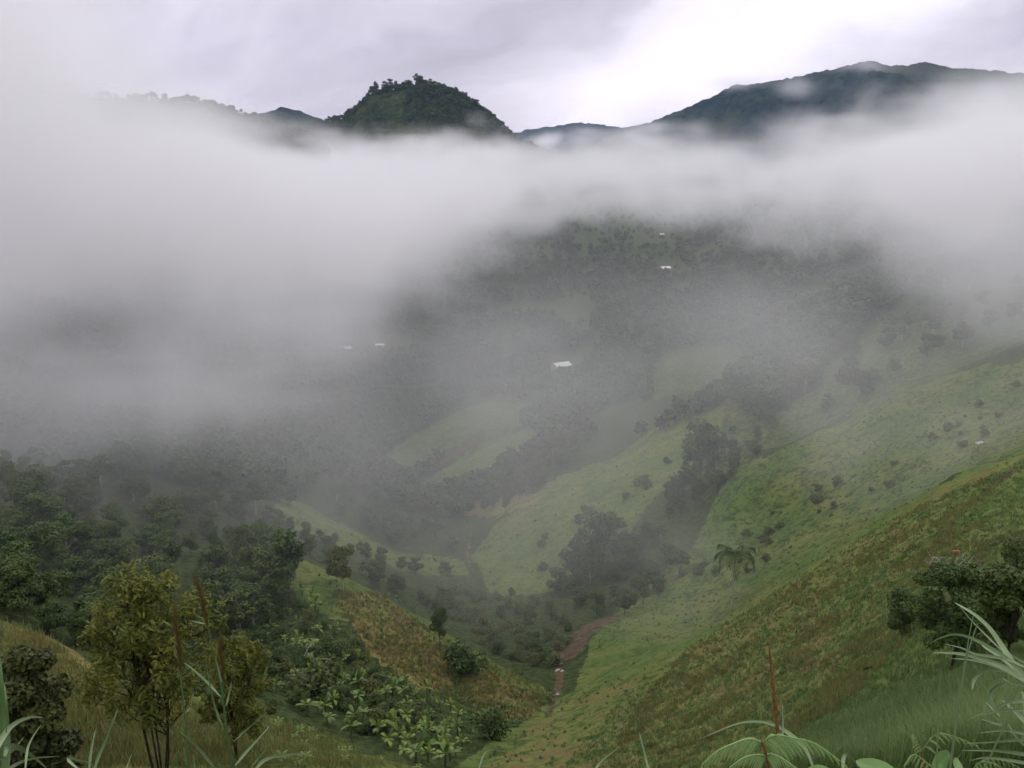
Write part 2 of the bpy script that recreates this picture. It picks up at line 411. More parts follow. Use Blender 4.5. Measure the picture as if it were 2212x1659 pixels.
# grass faces
zone(0, [(556, 700), (685, 640), (880, 515), (1060, 420), (1100, 800), (400, 800)], .75, 0, 240)
zone(0, [(590, 660), (700, 650), (1060, 475), (1060, 345), (911, 388), (733, 466), (690, 540), (613, 617)], .55, 200, 378)
zone(0, [(690, 480), (740, 400), (900, 320), (1060, 280), (1060, 340), (911, 392), (733, 470)], .45, 378, 600)
zone(0, [(575, 695), (598, 625), (700, 598), (725, 635), (690, 648)], .85, 188, 295)
zone(0, [(470, 560), (490, 528), (560, 478), (615, 456), (690, 406), (735, 376), (720, 430), (640, 520), (560, 590), (500, 600)], .95, 300, 520)
zone(0, [(405, 492), (475, 445), (530, 425), (560, 440), (500, 490), (430, 520)], .6, 480, 600)
zone(0, [(380, 458), (430, 424), (470, 402), (560, 400), (520, 425), (440, 465), (410, 485)], .48, 560, 720)
zone(0, [(640, 350), (700, 330), (790, 350), (730, 378), (660, 400), (600, 400)], .42, 520, 1000)
zone(0, [(270, 486), (352, 529), (400, 550), (460, 560), (470, 580), (390, 570), (340, 556), (280, 520)], 1, 300, 378)
zone(0, [(240, 520), (300, 560), (345, 580), (400, 600), (465, 645), (560, 695), (555, 720), (500, 700), (400, 640), (300, 600)], .9, 170, 250)
zone(0, [(300, 560), (360, 590), (350, 620), (310, 610)], 1.2, 170, 260)
zone(0, [(200, 690), (345, 728), (430, 770), (430, 800), (0, 800), (100, 700)], .62, 0, 90)
zone(0, [(0, 300), (400, 330), (400, 450), (0, 480)], .25, 380, 1100)
# dry, reddish grass
zone(1, [(640, 700), (700, 640), (787, 585), (880, 525), (953, 482), (1000, 465), (950, 530), (900, 590), (850, 650), (790, 730), (700, 768), (600, 768), (640, 730)], .46, 0, 205)
zone(1, [(330, 592), (382, 594), (440, 640), (455, 690), (420, 690), (370, 655)], .56, 160, 226)
zone(1, [(455, 650), (556, 700), (530, 720), (480, 720)], .5, 150, 205)
zone(1, [(0, 600), (46, 636), (93, 677), (145, 700), (160, 768), (250, 800), (0, 800)], .40, 0, 62)
zone(1, [(0, 600), (46, 632), (98, 675), (130, 715), (60, 720), (0, 690)], .85, 0, 62)
zone(1, [(140, 690), (330, 730), (400, 770), (140, 790)], .36, 0, 85)
zone(1, [(440, 800), (556, 702), (640, 672), (640, 800)], .47, 0, 200)
zone(1, [(460, 500), (545, 495), (530, 510), (490, 520), (465, 520)], .9, 400, 470)
zone(1, [(690, 405), (735, 374), (745, 395), (735, 420), (700, 425)], .42, 430, 540)
# bare earth: stream bed, slides, paths, yards
stroke(2, [(548, 716), (552, 703), (557, 692)], .7, 1, (0, 1))
stroke(2, [(556, 695), (560, 680), (558, 665), (566, 655)], 1.2, .8, (0, 1))
stroke(2, [(566, 655), (575, 640), (588, 630), (603, 620)], 6.0, .85, (0, 1))
stroke(2, [(470, 566), (467, 552), (470, 538), (472, 525)], 1.6, .6, (0, 1))
stroke(2, [(432, 470), (452, 456), (478, 438)], 5.5, .75, (0,))
stroke(2, [(384, 462), (400, 478)], 5, .5)
stroke(2, [(640, 443), (665, 426), (690, 407), (715, 388), (737, 371)], 2.6, .85, (0,))
stroke(2, [(1024, 466), (1000, 480), (985, 494)], 1.4, .8, (0, 1))
stroke(2, [(1024, 536), (985, 545), (975, 570), (968, 600)], .9, .85, (0, 1))
stroke(2, [(375, 346), (400, 348)], 7, .9); stroke(2, [(565, 370)], 6, .5)
idx = np.arange(NV * len(ug)).reshape(NV, len(ug))
F = np.stack([idx[:-1, :-1], idx[:-1, 1:], idx[1:, 1:], idx[1:, :-1]], -1).reshape(-1, 4)
rgba = np.concatenate([np.clip(cover, 0, 1), np.ones((NV, len(ug), 1))], -1).reshape(-1, 4)
me = mesh_np('hillside', np.stack([XX, YY, ZZ], -1).reshape(-1, 3), F, [m_land], True, {'cover': ('FLOAT_COLOR', rgba)})
tag(obj('hillside', me), 'grassy and wooded valley sides falling to a small stream', kind='structure')

# ---------------------------------------------------------------- far hills and mountains
def ridge(name, crest, r, drop, slope, mat, label, lumps=(14, 5), spur=.35, nt_=160, step=3.0, back=.9):
    """a ridge whose crest is the given line (pixel sight lines at distance r); flanks fall toward and away from the viewer"""
    c = np.array([at(q[0], q[1], q[2] if len(q) > 2 else r) for q in crest])
    L = np.r_[0, np.cumsum(np.linalg.norm(np.diff(c, axis=0), axis=1))]
    ns = int(L[-1] / step); s = np.linspace(0, L[-1], ns)
    cc = np.stack([np.interp(s, L, c[:, k]) for k in range(3)], 1)
    d = np.gradient(cc[:, :2], axis=0); k_ = max(3, ns // 12)
    d = np.stack([np.convolve(np.pad(d[:, i], k_, 'edge'), np.ones(2 * k_ + 1) / (2 * k_ + 1), 'valid') for i in range(2)], 1)
    d /= np.linalg.norm(d, axis=1)[:, None]; nn = np.stack([d[:, 1], -d[:, 0]], 1)
    t = np.r_[-np.linspace(1, .02, nt_ // 4) ** 1.3 * back, 0, np.linspace(.004, 1, nt_) ** 1.25]
    S, T = np.meshgrid(np.arange(ns), t, indexing='ij')
    run = drop / slope * np.abs(T)
    wob = fbm(S * step / (drop * .45), T * 1.1, 4, 21) * drop / slope * spur * np.abs(T) ** .7
    off = np.where(T >= 0, run, -run) + wob * 0
    x = cc[S, 0] + nn[S, 0] * off; y = cc[S, 1] + nn[S, 1] * off
    z = cc[S, 2] - drop * np.abs(T) + fbm(S * step / (drop * .55), T * .9, 4, 5) * drop * spur * np.clip(np.abs(T) * 4, 0, 1)
    z = z + lumps[1] * (.55 - worley(x / lumps[0], y / lumps[0], 3)) + lumps[1] * .6 * fbm(x / lumps[0] * 1.7, y / lumps[0] * 1.7, 2, 8)
    nT = len(t); ii = np.arange(ns * nT).reshape(ns, nT)
    f = np.stack([ii[:-1, :-1], ii[1:, :-1], ii[1:, 1:], ii[:-1, 1:]], -1).reshape(-1, 4)
    v = np.stack([x, y, z], -1).reshape(-1, 3)
    o = obj(name, mesh_np(name, v, f, [mat], True)); tag(o, label, kind='structure')
    return np.stack([x, y, z], -1), t
pk, pk_t = ridge('hill', [(262, 140), (300, 132), (324, 124), (342, 119), (356, 110), (366, 100), (373, 92), (394, 89), (417, 84), (440, 87), (463, 97), (486, 113), (505, 129), (514, 141), (532, 148), (546, 153), (565, 166)],
           1600, 170, .75, M_hill, 'steep dark green hill with a blunt wooded summit', (11, 5.0), .25, 130, 2.2)
lr, lr_t = ridge('hill', [(-160, 70), (-60, 78), (0, 83), (42, 92), (70, 98), (116, 99), (185, 102), (218, 108), (240, 115), (262, 122), (300, 132), (330, 150)],
           1250, 190, .7, M_hill, 'long low wooded ridge fading into cloud', (11, 5.0), .3, 130, 2.4)
ridge('mountain', [(225, 130), (255, 116), (268, 112), (285, 107), (305, 113), (325, 121), (350, 135)], 2800, 260, .6, M_mtn, 'small blue hill between two nearer ridges', (18, 6), .3, 90, 5)
ridge('mountain', [(430, 160), (510, 134), (532, 129), (556, 126), (579, 123), (602, 125), (620, 128), (650, 125), (700, 140), (760, 160)], 5200, 480, .55, M_mtn, 'pale blue distant mountain in the gap', (26, 8), .35, 110, 9)
ridge('mountain', [(540, 175), (602, 136), (648, 123), (671, 114), (694, 105), (713, 96), (736, 85), (759, 84), (787, 79), (810, 74), (833, 70), (852, 65), (870, 61), (889, 66), (907, 66), (926, 62), (953, 68), (986, 70), (1024, 74), (1120, 90), (1300, 120)],
           3300, 520, .62, M_mtn, 'long dark blue forested mountain on the right', (20, 7), .4, 170, 5)

# ---------------------------------------------------------------- trees
def leaf_cloud(r, centres, radii, n, size, up=.5, squash=.75, elong=1.5):
    """leaf-sized quads spread through the shells of several clumps"""
    C = np.repeat(np.arange(len(centres)), n); m = len(C)
    d = r.normal(size=(m, 3)); d /= np.linalg.norm(d, axis=1)[:, None]
    rad = r.uniform(.35, 1.08, m) ** .6
    p = centres[C] + d * (radii[C] * rad)[:, None] * np.array([1, 1, squash])
    nn = d * .6 + r.normal(size=(m, 3)) * .55 + np.array([0, 0, up]); nn /= np.linalg.norm(nn, axis=1)[:, None]
    a1 = np.cross(nn, r.normal(size=(m, 3))); a1 /= np.linalg.norm(a1, axis=1)[:, None]; a2 = np.cross(nn, a1)
    s = (size * r.uniform(.6, 1.3, m))[:, None]
    v = np.stack([p - a1 * s * elong * .5, p + a2 * s * .42, p + a1 * s * elong * .5, p - a2 * s * .42], 1)
    ct = r.uniform(0, 1, len(centres))
    tone = np.clip(.55 * r.uniform(0, 1, m) + .45 * ct[C], 0, 1)
    f = np.arange(m * 4).reshape(m, 4)
    return v.reshape(-1, 3), f, np.repeat(tone, 4)
def crown_lobes(r, R_, z0, H, k, flat=1.0):
    c = []
    for i in range(k):
        an = r.uniform(0, 2 * math.pi); q = r.uniform(0, 1) ** .6; h = r.uniform(0, 1)
        env = math.sin(math.pi * (0.18 + .72 * h)) ** .8
        c.append((math.cos(an) * R_ * q * env, math.sin(an) * R_ * q * env, z0 + h * H))
    return np.array(c)
def tree_proto(seed, H, R_, k, n, leaf, leafmat, barkmat, clear=.35, stems=1, lobe=.38, squash=.7, lean=0.0, rad0=.16, elong=1.5):
    """returns (trunk mesh, crown mesh) for a tree of height H"""
    r = np.random.default_rng(seed)
    z0 = H * clear; cen = crown_lobes(r, R_ * .78, z0 + H * .06, H * (1 - clear) * .86, k)
    cen[:, 0] += lean * cen[:, 2] / H * H * .3
    rd = R_ * lobe * r.uniform(.7, 1.25, k)
    v, f, t = leaf_cloud(r, cen, rd, n, leaf, .55, squash, elong)
    cb = MB(); cb.add(v, f, t)
    tb = MB()
    for q in range(stems):
        an = r.uniform(0, 6.28); b0 = np.array([math.cos(an) * .12 * (stems > 1), math.sin(an) * .12 * (stems > 1), -.4])
        top = np.array([math.cos(an) * R_ * .3 * (stems > 1) + lean * H * .3, math.sin(an) * R_ * .3 * (stems > 1), H * .8])
        ts = np.linspace(0, 1, 7)[:, None]
        pts = b0 + (top - b0) * ts + np.sin(ts * 7 + an) * np.array([.12, .09, 0]) * H * .06
        tb.tube(pts, rad0 * (1 - .75 * ts[:, 0]) * (H / 9) / (stems ** .5), 6)
        for j in range(int(np.ceil(k * .6 / stems))):
            c_ = cen[r.integers(k)]; s_ = pts[r.integers(2, 6)]
            mid = (s_ + c_) / 2 + np.array([0, 0, -.03 * H])
            tb.tube([s_, mid, c_], np.array([.34, .22, .08]) * rad0 * (H / 9), 4)
    return tb.mesh('trunk', barkmat), cb.mesh('crown', leafmat)
PROTO = {}
def protos(key, variants): PROTO[key] = variants
protos('wood', [tree_proto(10 + i, 10, 4.3 + .5 * (i % 3), 20, 210, .42, M_wood, M_bark, .22, 1, .36, .62) for i in range(4)]
       + [tree_proto(20, 10, 5.4, 26, 170, .40, M_wood2, M_paleb, .50, 1, .25, .42), tree_proto(21, 10, 3.4, 18, 230, .36, M_wood2, M_bark, .15, 1, .36, .95), tree_proto(22, 10, 5.0, 34, 120, .36, M_wood, M_paleb, .40, 2, .20, .6), tree_proto(23, 10, 3.9, 12, 300, .5, M_wood2, M_bark, .3, 1, .5, .6)])
protos('slim', [tree_proto(30 + i, 10, 2.8, 16, 170, .38, M_wood, M_bark, .36, 1, .42, .7) for i in range(3)])
protos('light', [tree_proto(40 + i, 8, 3.0, 16, 200, .36, M_bright, M_paleb, .35, 1, .4, .65) for i in range(2)])
protos('shrub', [tree_proto(50 + i, 3.2, 2.0, 9, 170, .24, M_wood, M_bark, .05, 2, .5, .8, rad0=.1) for i in range(4)])
protos('lightshrub', [tree_proto(60 + i, 2.6, 1.7, 8, 150, .24, M_bright, M_bark, .05, 2, .5, .8, rad0=.1) for i in range(2)])
def plant(name, key, p, h, h0, label, cat, group=None, var=None, wide=1.0, tilt=0.0):
    tm, cm = PROTO[key][random.randrange(len(PROTO[key])) if var is None else var]
    s = h / h0; o = empty(name, p, random.uniform(0, 6.28), 1)
    o.scale = (s * wide, s * wide, s)
    if tilt: o.rotation_euler.x = tilt
    obj('trunk', tm, o); obj('crown', cm, o)
    return tag(o, label, cat, group)
H0 = {'wood': 10, 'slim': 10, 'light': 8, 'shrub': 3.2, 'lightshrub': 2.6}
taken = []
def scatter(name, keys, poly, n, hr, gap, label, cat, group, rmin=0, rmax=1e9, tries=40):
    k = 0; xs = [p[0] for p in poly]; ys = [p[1] for p in poly]
    for _ in range(n * tries):
        if k >= n: break
        px, py = random.uniform(min(xs), max(xs)), random.uniform(min(ys), max(ys))
        if not inpoly(px, py, poly): continue
        p = hit(px, py)
        if p is None: continue
        r = math.hypot(p.x, p.y)
        if r < rmin or r > rmax: continue
        if any((p.x - q[0]) ** 2 + (p.y - q[1]) ** 2 < (gap * (.6 + .4 * q[2])) ** 2 for q in taken): continue
        taken.append((p.x, p.y, 1)); p.z -= .2
        key = random.choice(keys)
        plant(name, key, p, random.uniform(*hr), H0[key], label, cat, group, wide=random.uniform(.9, 1.25)); k += 1
    return k
def single(name, key, px, py, hpx, label, cat, var=None, wide=1.0, group=None):
    p = hit(px, py); h = hpx / FPX * p.length / math.cos(R(22)); p.z -= .15
    taken.append((p.x, p.y, 1))
    return plant(name, key, p, h, H0[key], label, cat, group, var, wide)
# single trees one can point at
single('tree', 'light', 343, 592, 42, 'lone tree with round yellowish crown and pale trunk on the grassy spur', 'tree', 0, 1.0)
single('tree', 'slim', 289, 598, 62, 'tallest dark narrow tree on the near spur, left of the yellowish round tree', 'tree', 0, 1.15)
single('tree', 'slim', 440, 652, 42, 'thin spindly tree with forked trunk standing alone on the spur crest above the bananas', 'tree', 1, .8)
single('tree', 'slim', 700, 482, 56, 'tall pale trunked tree standing over the hollow of the bright green slope', 'tree', 2, 1.3)
single('tree', 'light', 805, 392, 30, 'pale lime green umbrella tree on the misty right slope', 'tree', 1, 1.5)
single('tree', 'light', 553, 455, 22, 'small lime green tree beyond the bright grassy crest', 'tree', 1, .8)
single('tree', 'light', 785, 322, 20, 'pale yellowish wide tree on the upper right slope under the cloud', 'tree', 0, 1.9)
single('tree', 'wood', 602, 570, 55, 'tallest dark tree of the clump in the central hollow', 'tree', 2, .75)
# woods
scatter('tree', ['wood'] * 4 + ['slim'], [(0, 470), (150, 470), (285, 520), (290, 600), (250, 640), (200, 655), (100, 660), (40, 640), (0, 610)], 140, (5, 10.5), 4.0,
        'broad dark tree in the dense wood on the left slope', 'tree', 'trees of the dense wood on the left slope', 125)
scatter('tree', ['wood', 'wood', 'slim'], [(330, 482), (440, 500), (458, 552), (400, 546), (330, 512)], 42, (5, 8), 3.6,
        'dark round tree in the thicket behind the grassy spur', 'tree', 'trees of the thicket behind the grassy spur')
scatter('tree', ['wood', 'wood', 'slim'], [(285, 525), (350, 548), (450, 575), (470, 625), (430, 612), (380, 590), (300, 555)], 34, (3.5, 6.5), 3.4,
        'tree in the wooded gully between the two grassy spurs on the left', 'tree', 'trees in the gully between the left spurs', 150)
scatter('tree', ['wood', 'wood', 'slim'], [(550, 555), (600, 525), (660, 535), (685, 575), (665, 605), (600, 622), (550, 600)], 34, (5, 8.5), 4.0,
        'tree of the dark clump filling the central hollow', 'tree', 'trees of the clump in the central hollow')
scatter('tree', ['wood', 'slim'], [(672, 480), (712, 446), (765, 424), (752, 462), (715, 505), (660, 525)], 34, (4, 7.5), 3.6,
        'tree in the hollow right of the bright grassy crest', 'tree', 'trees in the hollow right of the bright crest')
scatter('tree', ['wood', 'slim', 'light'], [(480, 520), (495, 485), (560, 445), (600, 440), (560, 478), (510, 512)], 22, (6, 9), 5,
        'tree in the wood just beyond the bright grassy crest', 'tree', 'trees beyond the bright grassy crest')
scatter('tree', ['wood', 'wood', 'light'], [(730, 440), (900, 300), (1020, 255), (1020, 320), (900, 385), (780, 430)], 45, (6, 11), 6,
        'misty tree of the wood high on the right slope', 'tree', 'trees of the misty wood on the right slope')
scatter('shrub', ['shrub', 'lightshrub', 'lightshrub'], [(430, 600), (500, 590), (545, 600), (575, 630), (556, 668), (505, 662), (455, 632)], 58, (1.6, 4.2), 2.6,
        'bush in the overgrown stream gully', 'bush', 'bushes of the overgrown stream gully')
scatter('shrub', ['shrub', 'shrub', 'lightshrub'], [(200, 640), (300, 600), (340, 640), (400, 690), (470, 735), (430, 750), (300, 715), (230, 695)], 75, (1.6, 3.6), 2.3,
        'dark bush growing among the banana plants', 'bush', 'bushes among the banana plants', 100)
scatter('shrub', ['shrub', 'lightshrub'], [(500, 570), (620, 480), (720, 400), (700, 450), (640, 520), (560, 590)], 16, (1.5, 4), 4,
        'lone bush on the bright green slope', 'bush', 'bushes dotted over the bright green slope')
scatter('shrub', ['lightshrub'], [(660, 590), (760, 520), (960, 410), (1020, 380), (1020, 420), (860, 510), (720, 590)], 40, (.9, 2.6), 3,
        'low bush on the grey green slope behind the dry ridge', 'bush', 'bushes on the slope behind the dry ridge')
single('bush', 'shrub', 463, 672, 32, 'upright leafy bush on the spur crest right of the forked thin tree', 'bush', 0, .9)
single('bush', 'shrub', 490, 738, 30, 'dense rounded bush at the foot of the banana slope', 'bush', 1, 1.0)
single('bush', 'lightshrub', 318, 693, 34, 'dark green rounded bush right of the leaning pale trunk', 'bush', 0, 1.1)

# banana plants
def banana_proto(seed, H=3.4):
    r = np.random.default_rng(seed); tb = MB(); cb = MB()
    ts = np.linspace(0, 1, 5)[:, None]
    tb.tube(np.array([0, 0, -.3]) + ts * np.array([.1, .05, H * .5 + .3]), .13 - .05 * ts[:, 0], 7)
    k = 9
    for i in range(k):
        an = i / k * 6.28 * 2.4 + r.uniform(-.3, .3); L = r.uniform(1.5, 2.4); rise = r.uniform(.5, 1.9) if i else 2.4
        t = np.linspace(0, 1, 9); hx = np.sin(t * 1.5) * L * (1 / (.6 + rise)); 
        z = H * .5 + L * (rise * t - (.35 + .75 * r.uniform(.6, 1)) * t ** 2.3) * .62
        p = np.stack([math.cos(an) * hx, math.sin(an) * hx, z], 1)
        wd = .46 * np.array([.08, .12, .75, 1, 1, .95, .8, .5, .05]) * r.uniform(.8, 1.1)
        cb.strip(p, wd, (-math.sin(an), math.cos(an), 0), r.uniform(0, 1), .3)
    return tb.mesh('trunk', M_bright), cb.mesh('crown', M_banana)
protos('banana', [banana_proto(70 + i) for i in range(5)]); H0['banana'] = 3.4
scatter('banana_plant', ['banana'], [(330, 675), (360, 650), (385, 680), (420, 690), (455, 715), (470, 735), (455, 768), (425, 768), (345, 735), (300, 715)], 62, (2.8, 4.6), 1.9,
        'yellow green banana plant in the plantation on the lower left slope', 'banana plant', 'banana plants of the lower plantation', 90)
scatter('banana_plant', ['banana'], [(235, 600), (290, 585), (330, 620), (345, 650), (300, 690), (270, 700), (240, 640)], 26, (2.8, 4.4), 2.6,
        'banana plant with bright leaves on the bushy slope above the plantation', 'banana plant', 'banana plants on the bushy slope', 90)

# banana seedlings on the near field
sd = MB(); r_ = np.random.default_rng(3)
for i in range(5):
    an = i * 1.257; t = np.linspace(0, 1, 5)
    sd.strip(np.stack([np.cos(an) * t * .42, np.sin(an) * t * .42, .1 + .5 * t - .38 * t ** 2], 1), np.array([.03, .12, .15, .1, .01]), (-math.sin(an), math.cos(an), 0), .4 + .1 * i)
seed_me = sd.mesh('seedling', M_banana)
for _ in range(34):
    px, py = random.uniform(270, 420), random.uniform(715, 768)
    p = hit(px, py)
    if p is None or math.hypot(p.x, p.y) > 85: continue
    o = obj('seedling', seed_me, loc=p); o.rotation_euler.z = random.uniform(0, 6); s = random.uniform(.5, 1.0); o.scale = (s, s, s)
    tag(o, 'tiny light green banana seedling in the bare lower field', 'seedling', 'banana seedlings in the lower field')

# palm
def palm(px, py, hpx):
    p = hit(px, py); H = hpx / FPX * p.length / .93
    o = empty('palm_tree', p); tb = MB(); ts = np.linspace(0, 1, 9)[:, None]
    tb.tube(np.array([0, 0, -.4]) + ts * np.array([.1, 0, H * .86 + .4]), .2 - .07 * ts[:, 0], 7)
    cb = MB(); r = np.random.default_rng(5)
    for i in range(16):
        an = i * 2.4; up_ = .9 - 1.1 * (i / 16); L = H * .30; t = np.linspace(0, 1, 9)
        hx = L * np.sin(t * 1.45); z = H * .86 + L * (up_ * t - .75 * t ** 2)
        q = np.stack([math.cos(an) * hx, math.sin(an) * hx, z], 1); sd_ = np.array([-math.sin(an), math.cos(an), 0])
        cb.tube(q, .03, 4, .3)
        for k in range(1, 9):
            for m in range(3):
                b_ = q[k - 1] + (q[k] - q[k - 1]) * m / 3
                for sgn in (-1, 1):
                    tip = b_ + sd_ * sgn * L * .26 * math.sin(.4 + k * .3) + np.array([0, 0, -.22 * L]) + (q[k] - q[k - 1]) * .6
                    cb.strip(np.stack([b_, (b_ + tip) / 2 + np.array([0, 0, .05]), tip]), np.array([.07, .1, .02]), q[k] - q[k - 1], r.uniform(0, .6))
    obj('trunk', tb.mesh('trunk', M_paleb), o); obj('crown', cb.mesh('crown', M_wood), o)
    tag(o, 'lone tall palm standing in the mist behind the dry ridge', 'palm')
palm(732, 607, 60)

# leaning pale trunk with big leaves
def cecropia(px, py):
    p = hit(px, py); H = 6.0 * p.length / 200
    o = empty('tree', p); tb = MB(); cb = MB(); t = np.linspace(0, 1, 9)
    path = np.stack([H * (.02 + .34 * t ** 2.2), 0 * t, H * t - .3], 1)
    tb.tube(path, .13 - .07 * t, 6); r = np.random.default_rng(9)
    ends = [path[-1], path[-1] + (-.35 * H * .5, .2, .12 * H), path[-1] + (.12 * H, -.1, .15 * H), path[5] + (.16 * H, 0, .02 * H), path[4] + (.12 * H, .2, .0)]
    for e_ in ends[1:]: tb.tube([path[6], (path[6] + e_) / 2 + (0, 0, .2), e_], [.05, .04, .03], 5)
    for e_ in ends:
        for i in range(9):
            an = i * .7 + r.uniform(0, .5); L = r.uniform(.6, 1.1); tt = np.linspace(0, 1, 5)
            q = e_ + np.stack([np.cos(an) * tt * L, np.sin(an) * tt * L, .5 * tt * L * r.uniform(-.2, 1.2) - .4 * tt ** 2], 1)
            cb.strip(q, np.array([.05, .3, .42, .3, .03]), (-math.sin(an), math.cos(an), 0), r.uniform(.2, 1))
    obj('trunk', tb.mesh('trunk', M_paleb), o); obj('crown', cb.mesh('crown', M_banana), o)
    tag(o, 'leaning pale trunked tree with big light leaves above the banana plantation', 'tree')
cecropia(301, 672)

# near shrubs and trees
def big_shrub(px, py, hpx, wpx, name, label, cat, leafm, barkm, seed, stems, leaf, k=34, n=170, clear=.2, lobe=.24, squash=.75, rad0=.13, elong=1.5):
    p = hit(px, py); d = p.length; H = hpx / FPX * d / .9; Rr = wpx / 2 / FPX * d
    o = empty(name, p); tm, cm = tree_proto(seed, H, Rr, k, n, leaf, leafm, barkm, clear, stems, lobe, squash, rad0=rad0, elong=elong)
    obj('trunk', tm, o); obj('crown', cm, o); taken.append((p.x, p.y, 1))
    return tag(o, label, cat)
big_shrub(160, 775, 172, 176, 'bush', 'rusty orange green bush with several dark stems in the near left corner', 'bush', M_orange, M_darkb, 81, 6, .075, 140, 66, .34, .105, 1.25, .12, 2.6)
big_shrub(242, 766, 120, 92, 'bush', 'smaller rusty bush leaning right beside the larger rusty bush', 'bush', M_orange, M_darkb, 82, 5, .075, 90, 66, .22, .125, 1.2, .10, 2.6)
big_shrub(38, 800, 125, 92, 'bush', 'nearly black dense bush at the bottom left edge', 'bush', M_dark, M_darkb, 83, 3, .075, 60, 520, .02, .33, .6)
big_shrub(945, 680, 100, 92, 'tree', 'spreading green tree on two dark trunks on the near right slope', 'tree', M_wood2, M_darkb, 84, 2, .15, 46, 420, .27, .23, .6)
big_shrub(1006, 668, 90, 78, 'tree', 'dark leafy tree at the right edge behind the tall grass', 'tree', M_wood, M_darkb, 85, 2, .15, 36, 420, .2, .26, .65)
big_shrub(900, 640, 45, 40, 'bush', 'low bush left of the spreading tree on the near right slope', 'bush', M_wood, M_darkb, 86, 2, .15, 14, 380, .05, .4, .7)
big_shrub(1015, 585, 40, 46, 'bush', 'bush beside the earth path at the right edge', 'bush', M_wood, M_darkb, 87, 2, .15, 14, 380, .05, .4, .7)

# bare pale branching shrub
p = hit(946, 590); o = empty('bush', p); tb = MB(); r = np.random.default_rng(4); L = 36 / FPX * p.length
for i in range(9):
    an = r.uniform(0, 6.28); a0 = np.array([0, 0, -.2]); a1 = np.array([math.cos(an) * L * .3, math.sin(an) * L * .2, L * r.uniform(.4, .7)]); a2 = a1 + np.array([math.cos(an) * L * .3, math.sin(an) * .3, L * r.uniform(.1, .4)])
    tb.tube([a0, a1 * .5 + (.05, 0, .1), a1, a2], [.05, .04, .035, .02], 5)
    for j in range(3):
        tb.tube([a1, (a1 + a2) / 2, a1 + r.normal(size=3) * L * .12 + np.array([0, 0, L * .15])], [.03, .025, .012], 4)
obj('branches', tb.mesh('branches', M_paleb), o); tag(o, 'leafless bush of bare pale branches below the chestnut cow', 'bush')

# ---------------------------------------------------------------- forest beyond, too many to count
def low_crowns(name, pts, hs, label, mat=M_far, seed=1, nl=8, nq=26, leaf=.16):
    """one mesh of crowns: each of several clumps of leaf quads on a short trunk"""
    r = np.random.default_rng(seed); V = []; Fc = []; T = []; n = 0
    tpl = []
    for i in range(10):
        cen = crown_lobes(r, .30, .35, .5, nl); rd = .20 * r.uniform(.7, 1.3, nl)
        v, f, t = leaf_cloud(r, cen, rd, nq, leaf, .6, .7)
        tr = np.array([(-.02, 0, -.05), (.02, 0, -.05), (.012, 0, .6), (-.012, 0, .6), (0, -.02, -.05), (0, .02, -.05), (0, .012, .6), (0, -.012, .6)])
        f2 = np.array([(0, 1, 2, 3), (4, 5, 6, 7)]) + len(v)
        tpl.append((np.r_[v, tr], np.r_[f, f2], np.r_[t, np.full(8, .2)]))
    for p, h in zip(pts, hs):
        v, f, t = tpl[r.integers(10)]; a_ = r.uniform(0, 6.28); c_, s_ = math.cos(a_), math.sin(a_)
        q = v @ np.array([[c_, s_, 0], [-s_, c_, 0], [0, 0, 1]]) * np.array([h * r.uniform(.9, 1.3), h * r.uniform(.9, 1.3), h]) + np.array(p)
        V.append(q); Fc.append(f + n); T.append(np.clip(t * .65 + r.uniform(-.05, .4), 0, 1)); n += len(v)
    me = mesh_np(name, np.concatenate(V), np.concatenate(Fc), [mat], False, {'tone': ('FLOAT', np.concatenate(T))})
    return tag(obj(name, me), label, kind='stuff')
no_trees = [[(400, 492), (475, 445), (520, 425), (545, 440), (490, 480), (430, 500)], [(380, 458), (430, 424), (470, 402), (550, 400), (520, 425), (440, 465), (405, 485)],
            [(660, 355), (700, 345), (755, 352), (738, 376), (690, 408), (640, 443), (650, 400)], [(545, 355), (580, 355), (580, 376), (545, 376)], [(365, 338), (410, 338), (410, 356), (365, 356)],
            [(498, 378), (518, 378), (518, 392), (498, 392)], [(655, 262), (676, 262), (676, 276), (655, 276)], [(337, 343), (354, 343), (354, 357), (337, 357)], [(655, 228), (670, 228), (670, 240), (655, 240)]]
region = [(-40, 240), (-40, 475), (150, 475), (285, 520), (320, 480), (340, 480), (380, 505), (470, 520), (500, 485), (560, 445), (640, 440), (730, 400), (760, 425), (900, 300), (1060, 250), (1060, 205), (500, 205), (300, 235)]
pts, hs = [], []
for _ in range(13000):
    px, py = random.uniform(-40, 1060), random.uniform(205, 520)
    if not inpoly(px, py, region) or any(inpoly(px, py, q) for q in no_trees): continue
    p = hit(px, py)
    if p is None or math.hypot(p.x, p.y) < 330: continue
    if vnoise(np.array([p.x / 60]), np.array([p.y / 60]), 77)[0] < -.36: continue
    pts.append(p); hs.append(random.uniform(6, 11))
low_crowns('distant_forest', pts, hs, 'misty forest covering the far side of the valley')
pts, hs = [], []
for surf, t_, n in ((pk, pk_t, 2000), (lr, lr_t, 1300)):
    i0 = int(np.argmin(np.abs(t_)))
    for _ in range(n):
        i = random.randrange(surf.shape[0]); j = i0 + int(abs(random.gauss(0, 1)) * 45) - 2
        if j >= surf.shape[1]: continue
        q = surf[i, j]
        if vnoise(np.array([q[0] / 45]), np.array([q[1] / 45]), 78)[0] < -.1 and j > i0 + 8: continue
        pts.append(Vector(q) - Vector((0, 0, 1))); hs.append(random.uniform(5, 10))
low_crowns('hill_forest', pts, hs, 'forest covering the blunt hill and the ridge beside it', seed=2, nl=6, nq=18, leaf=.22)
pts, hs = [], []
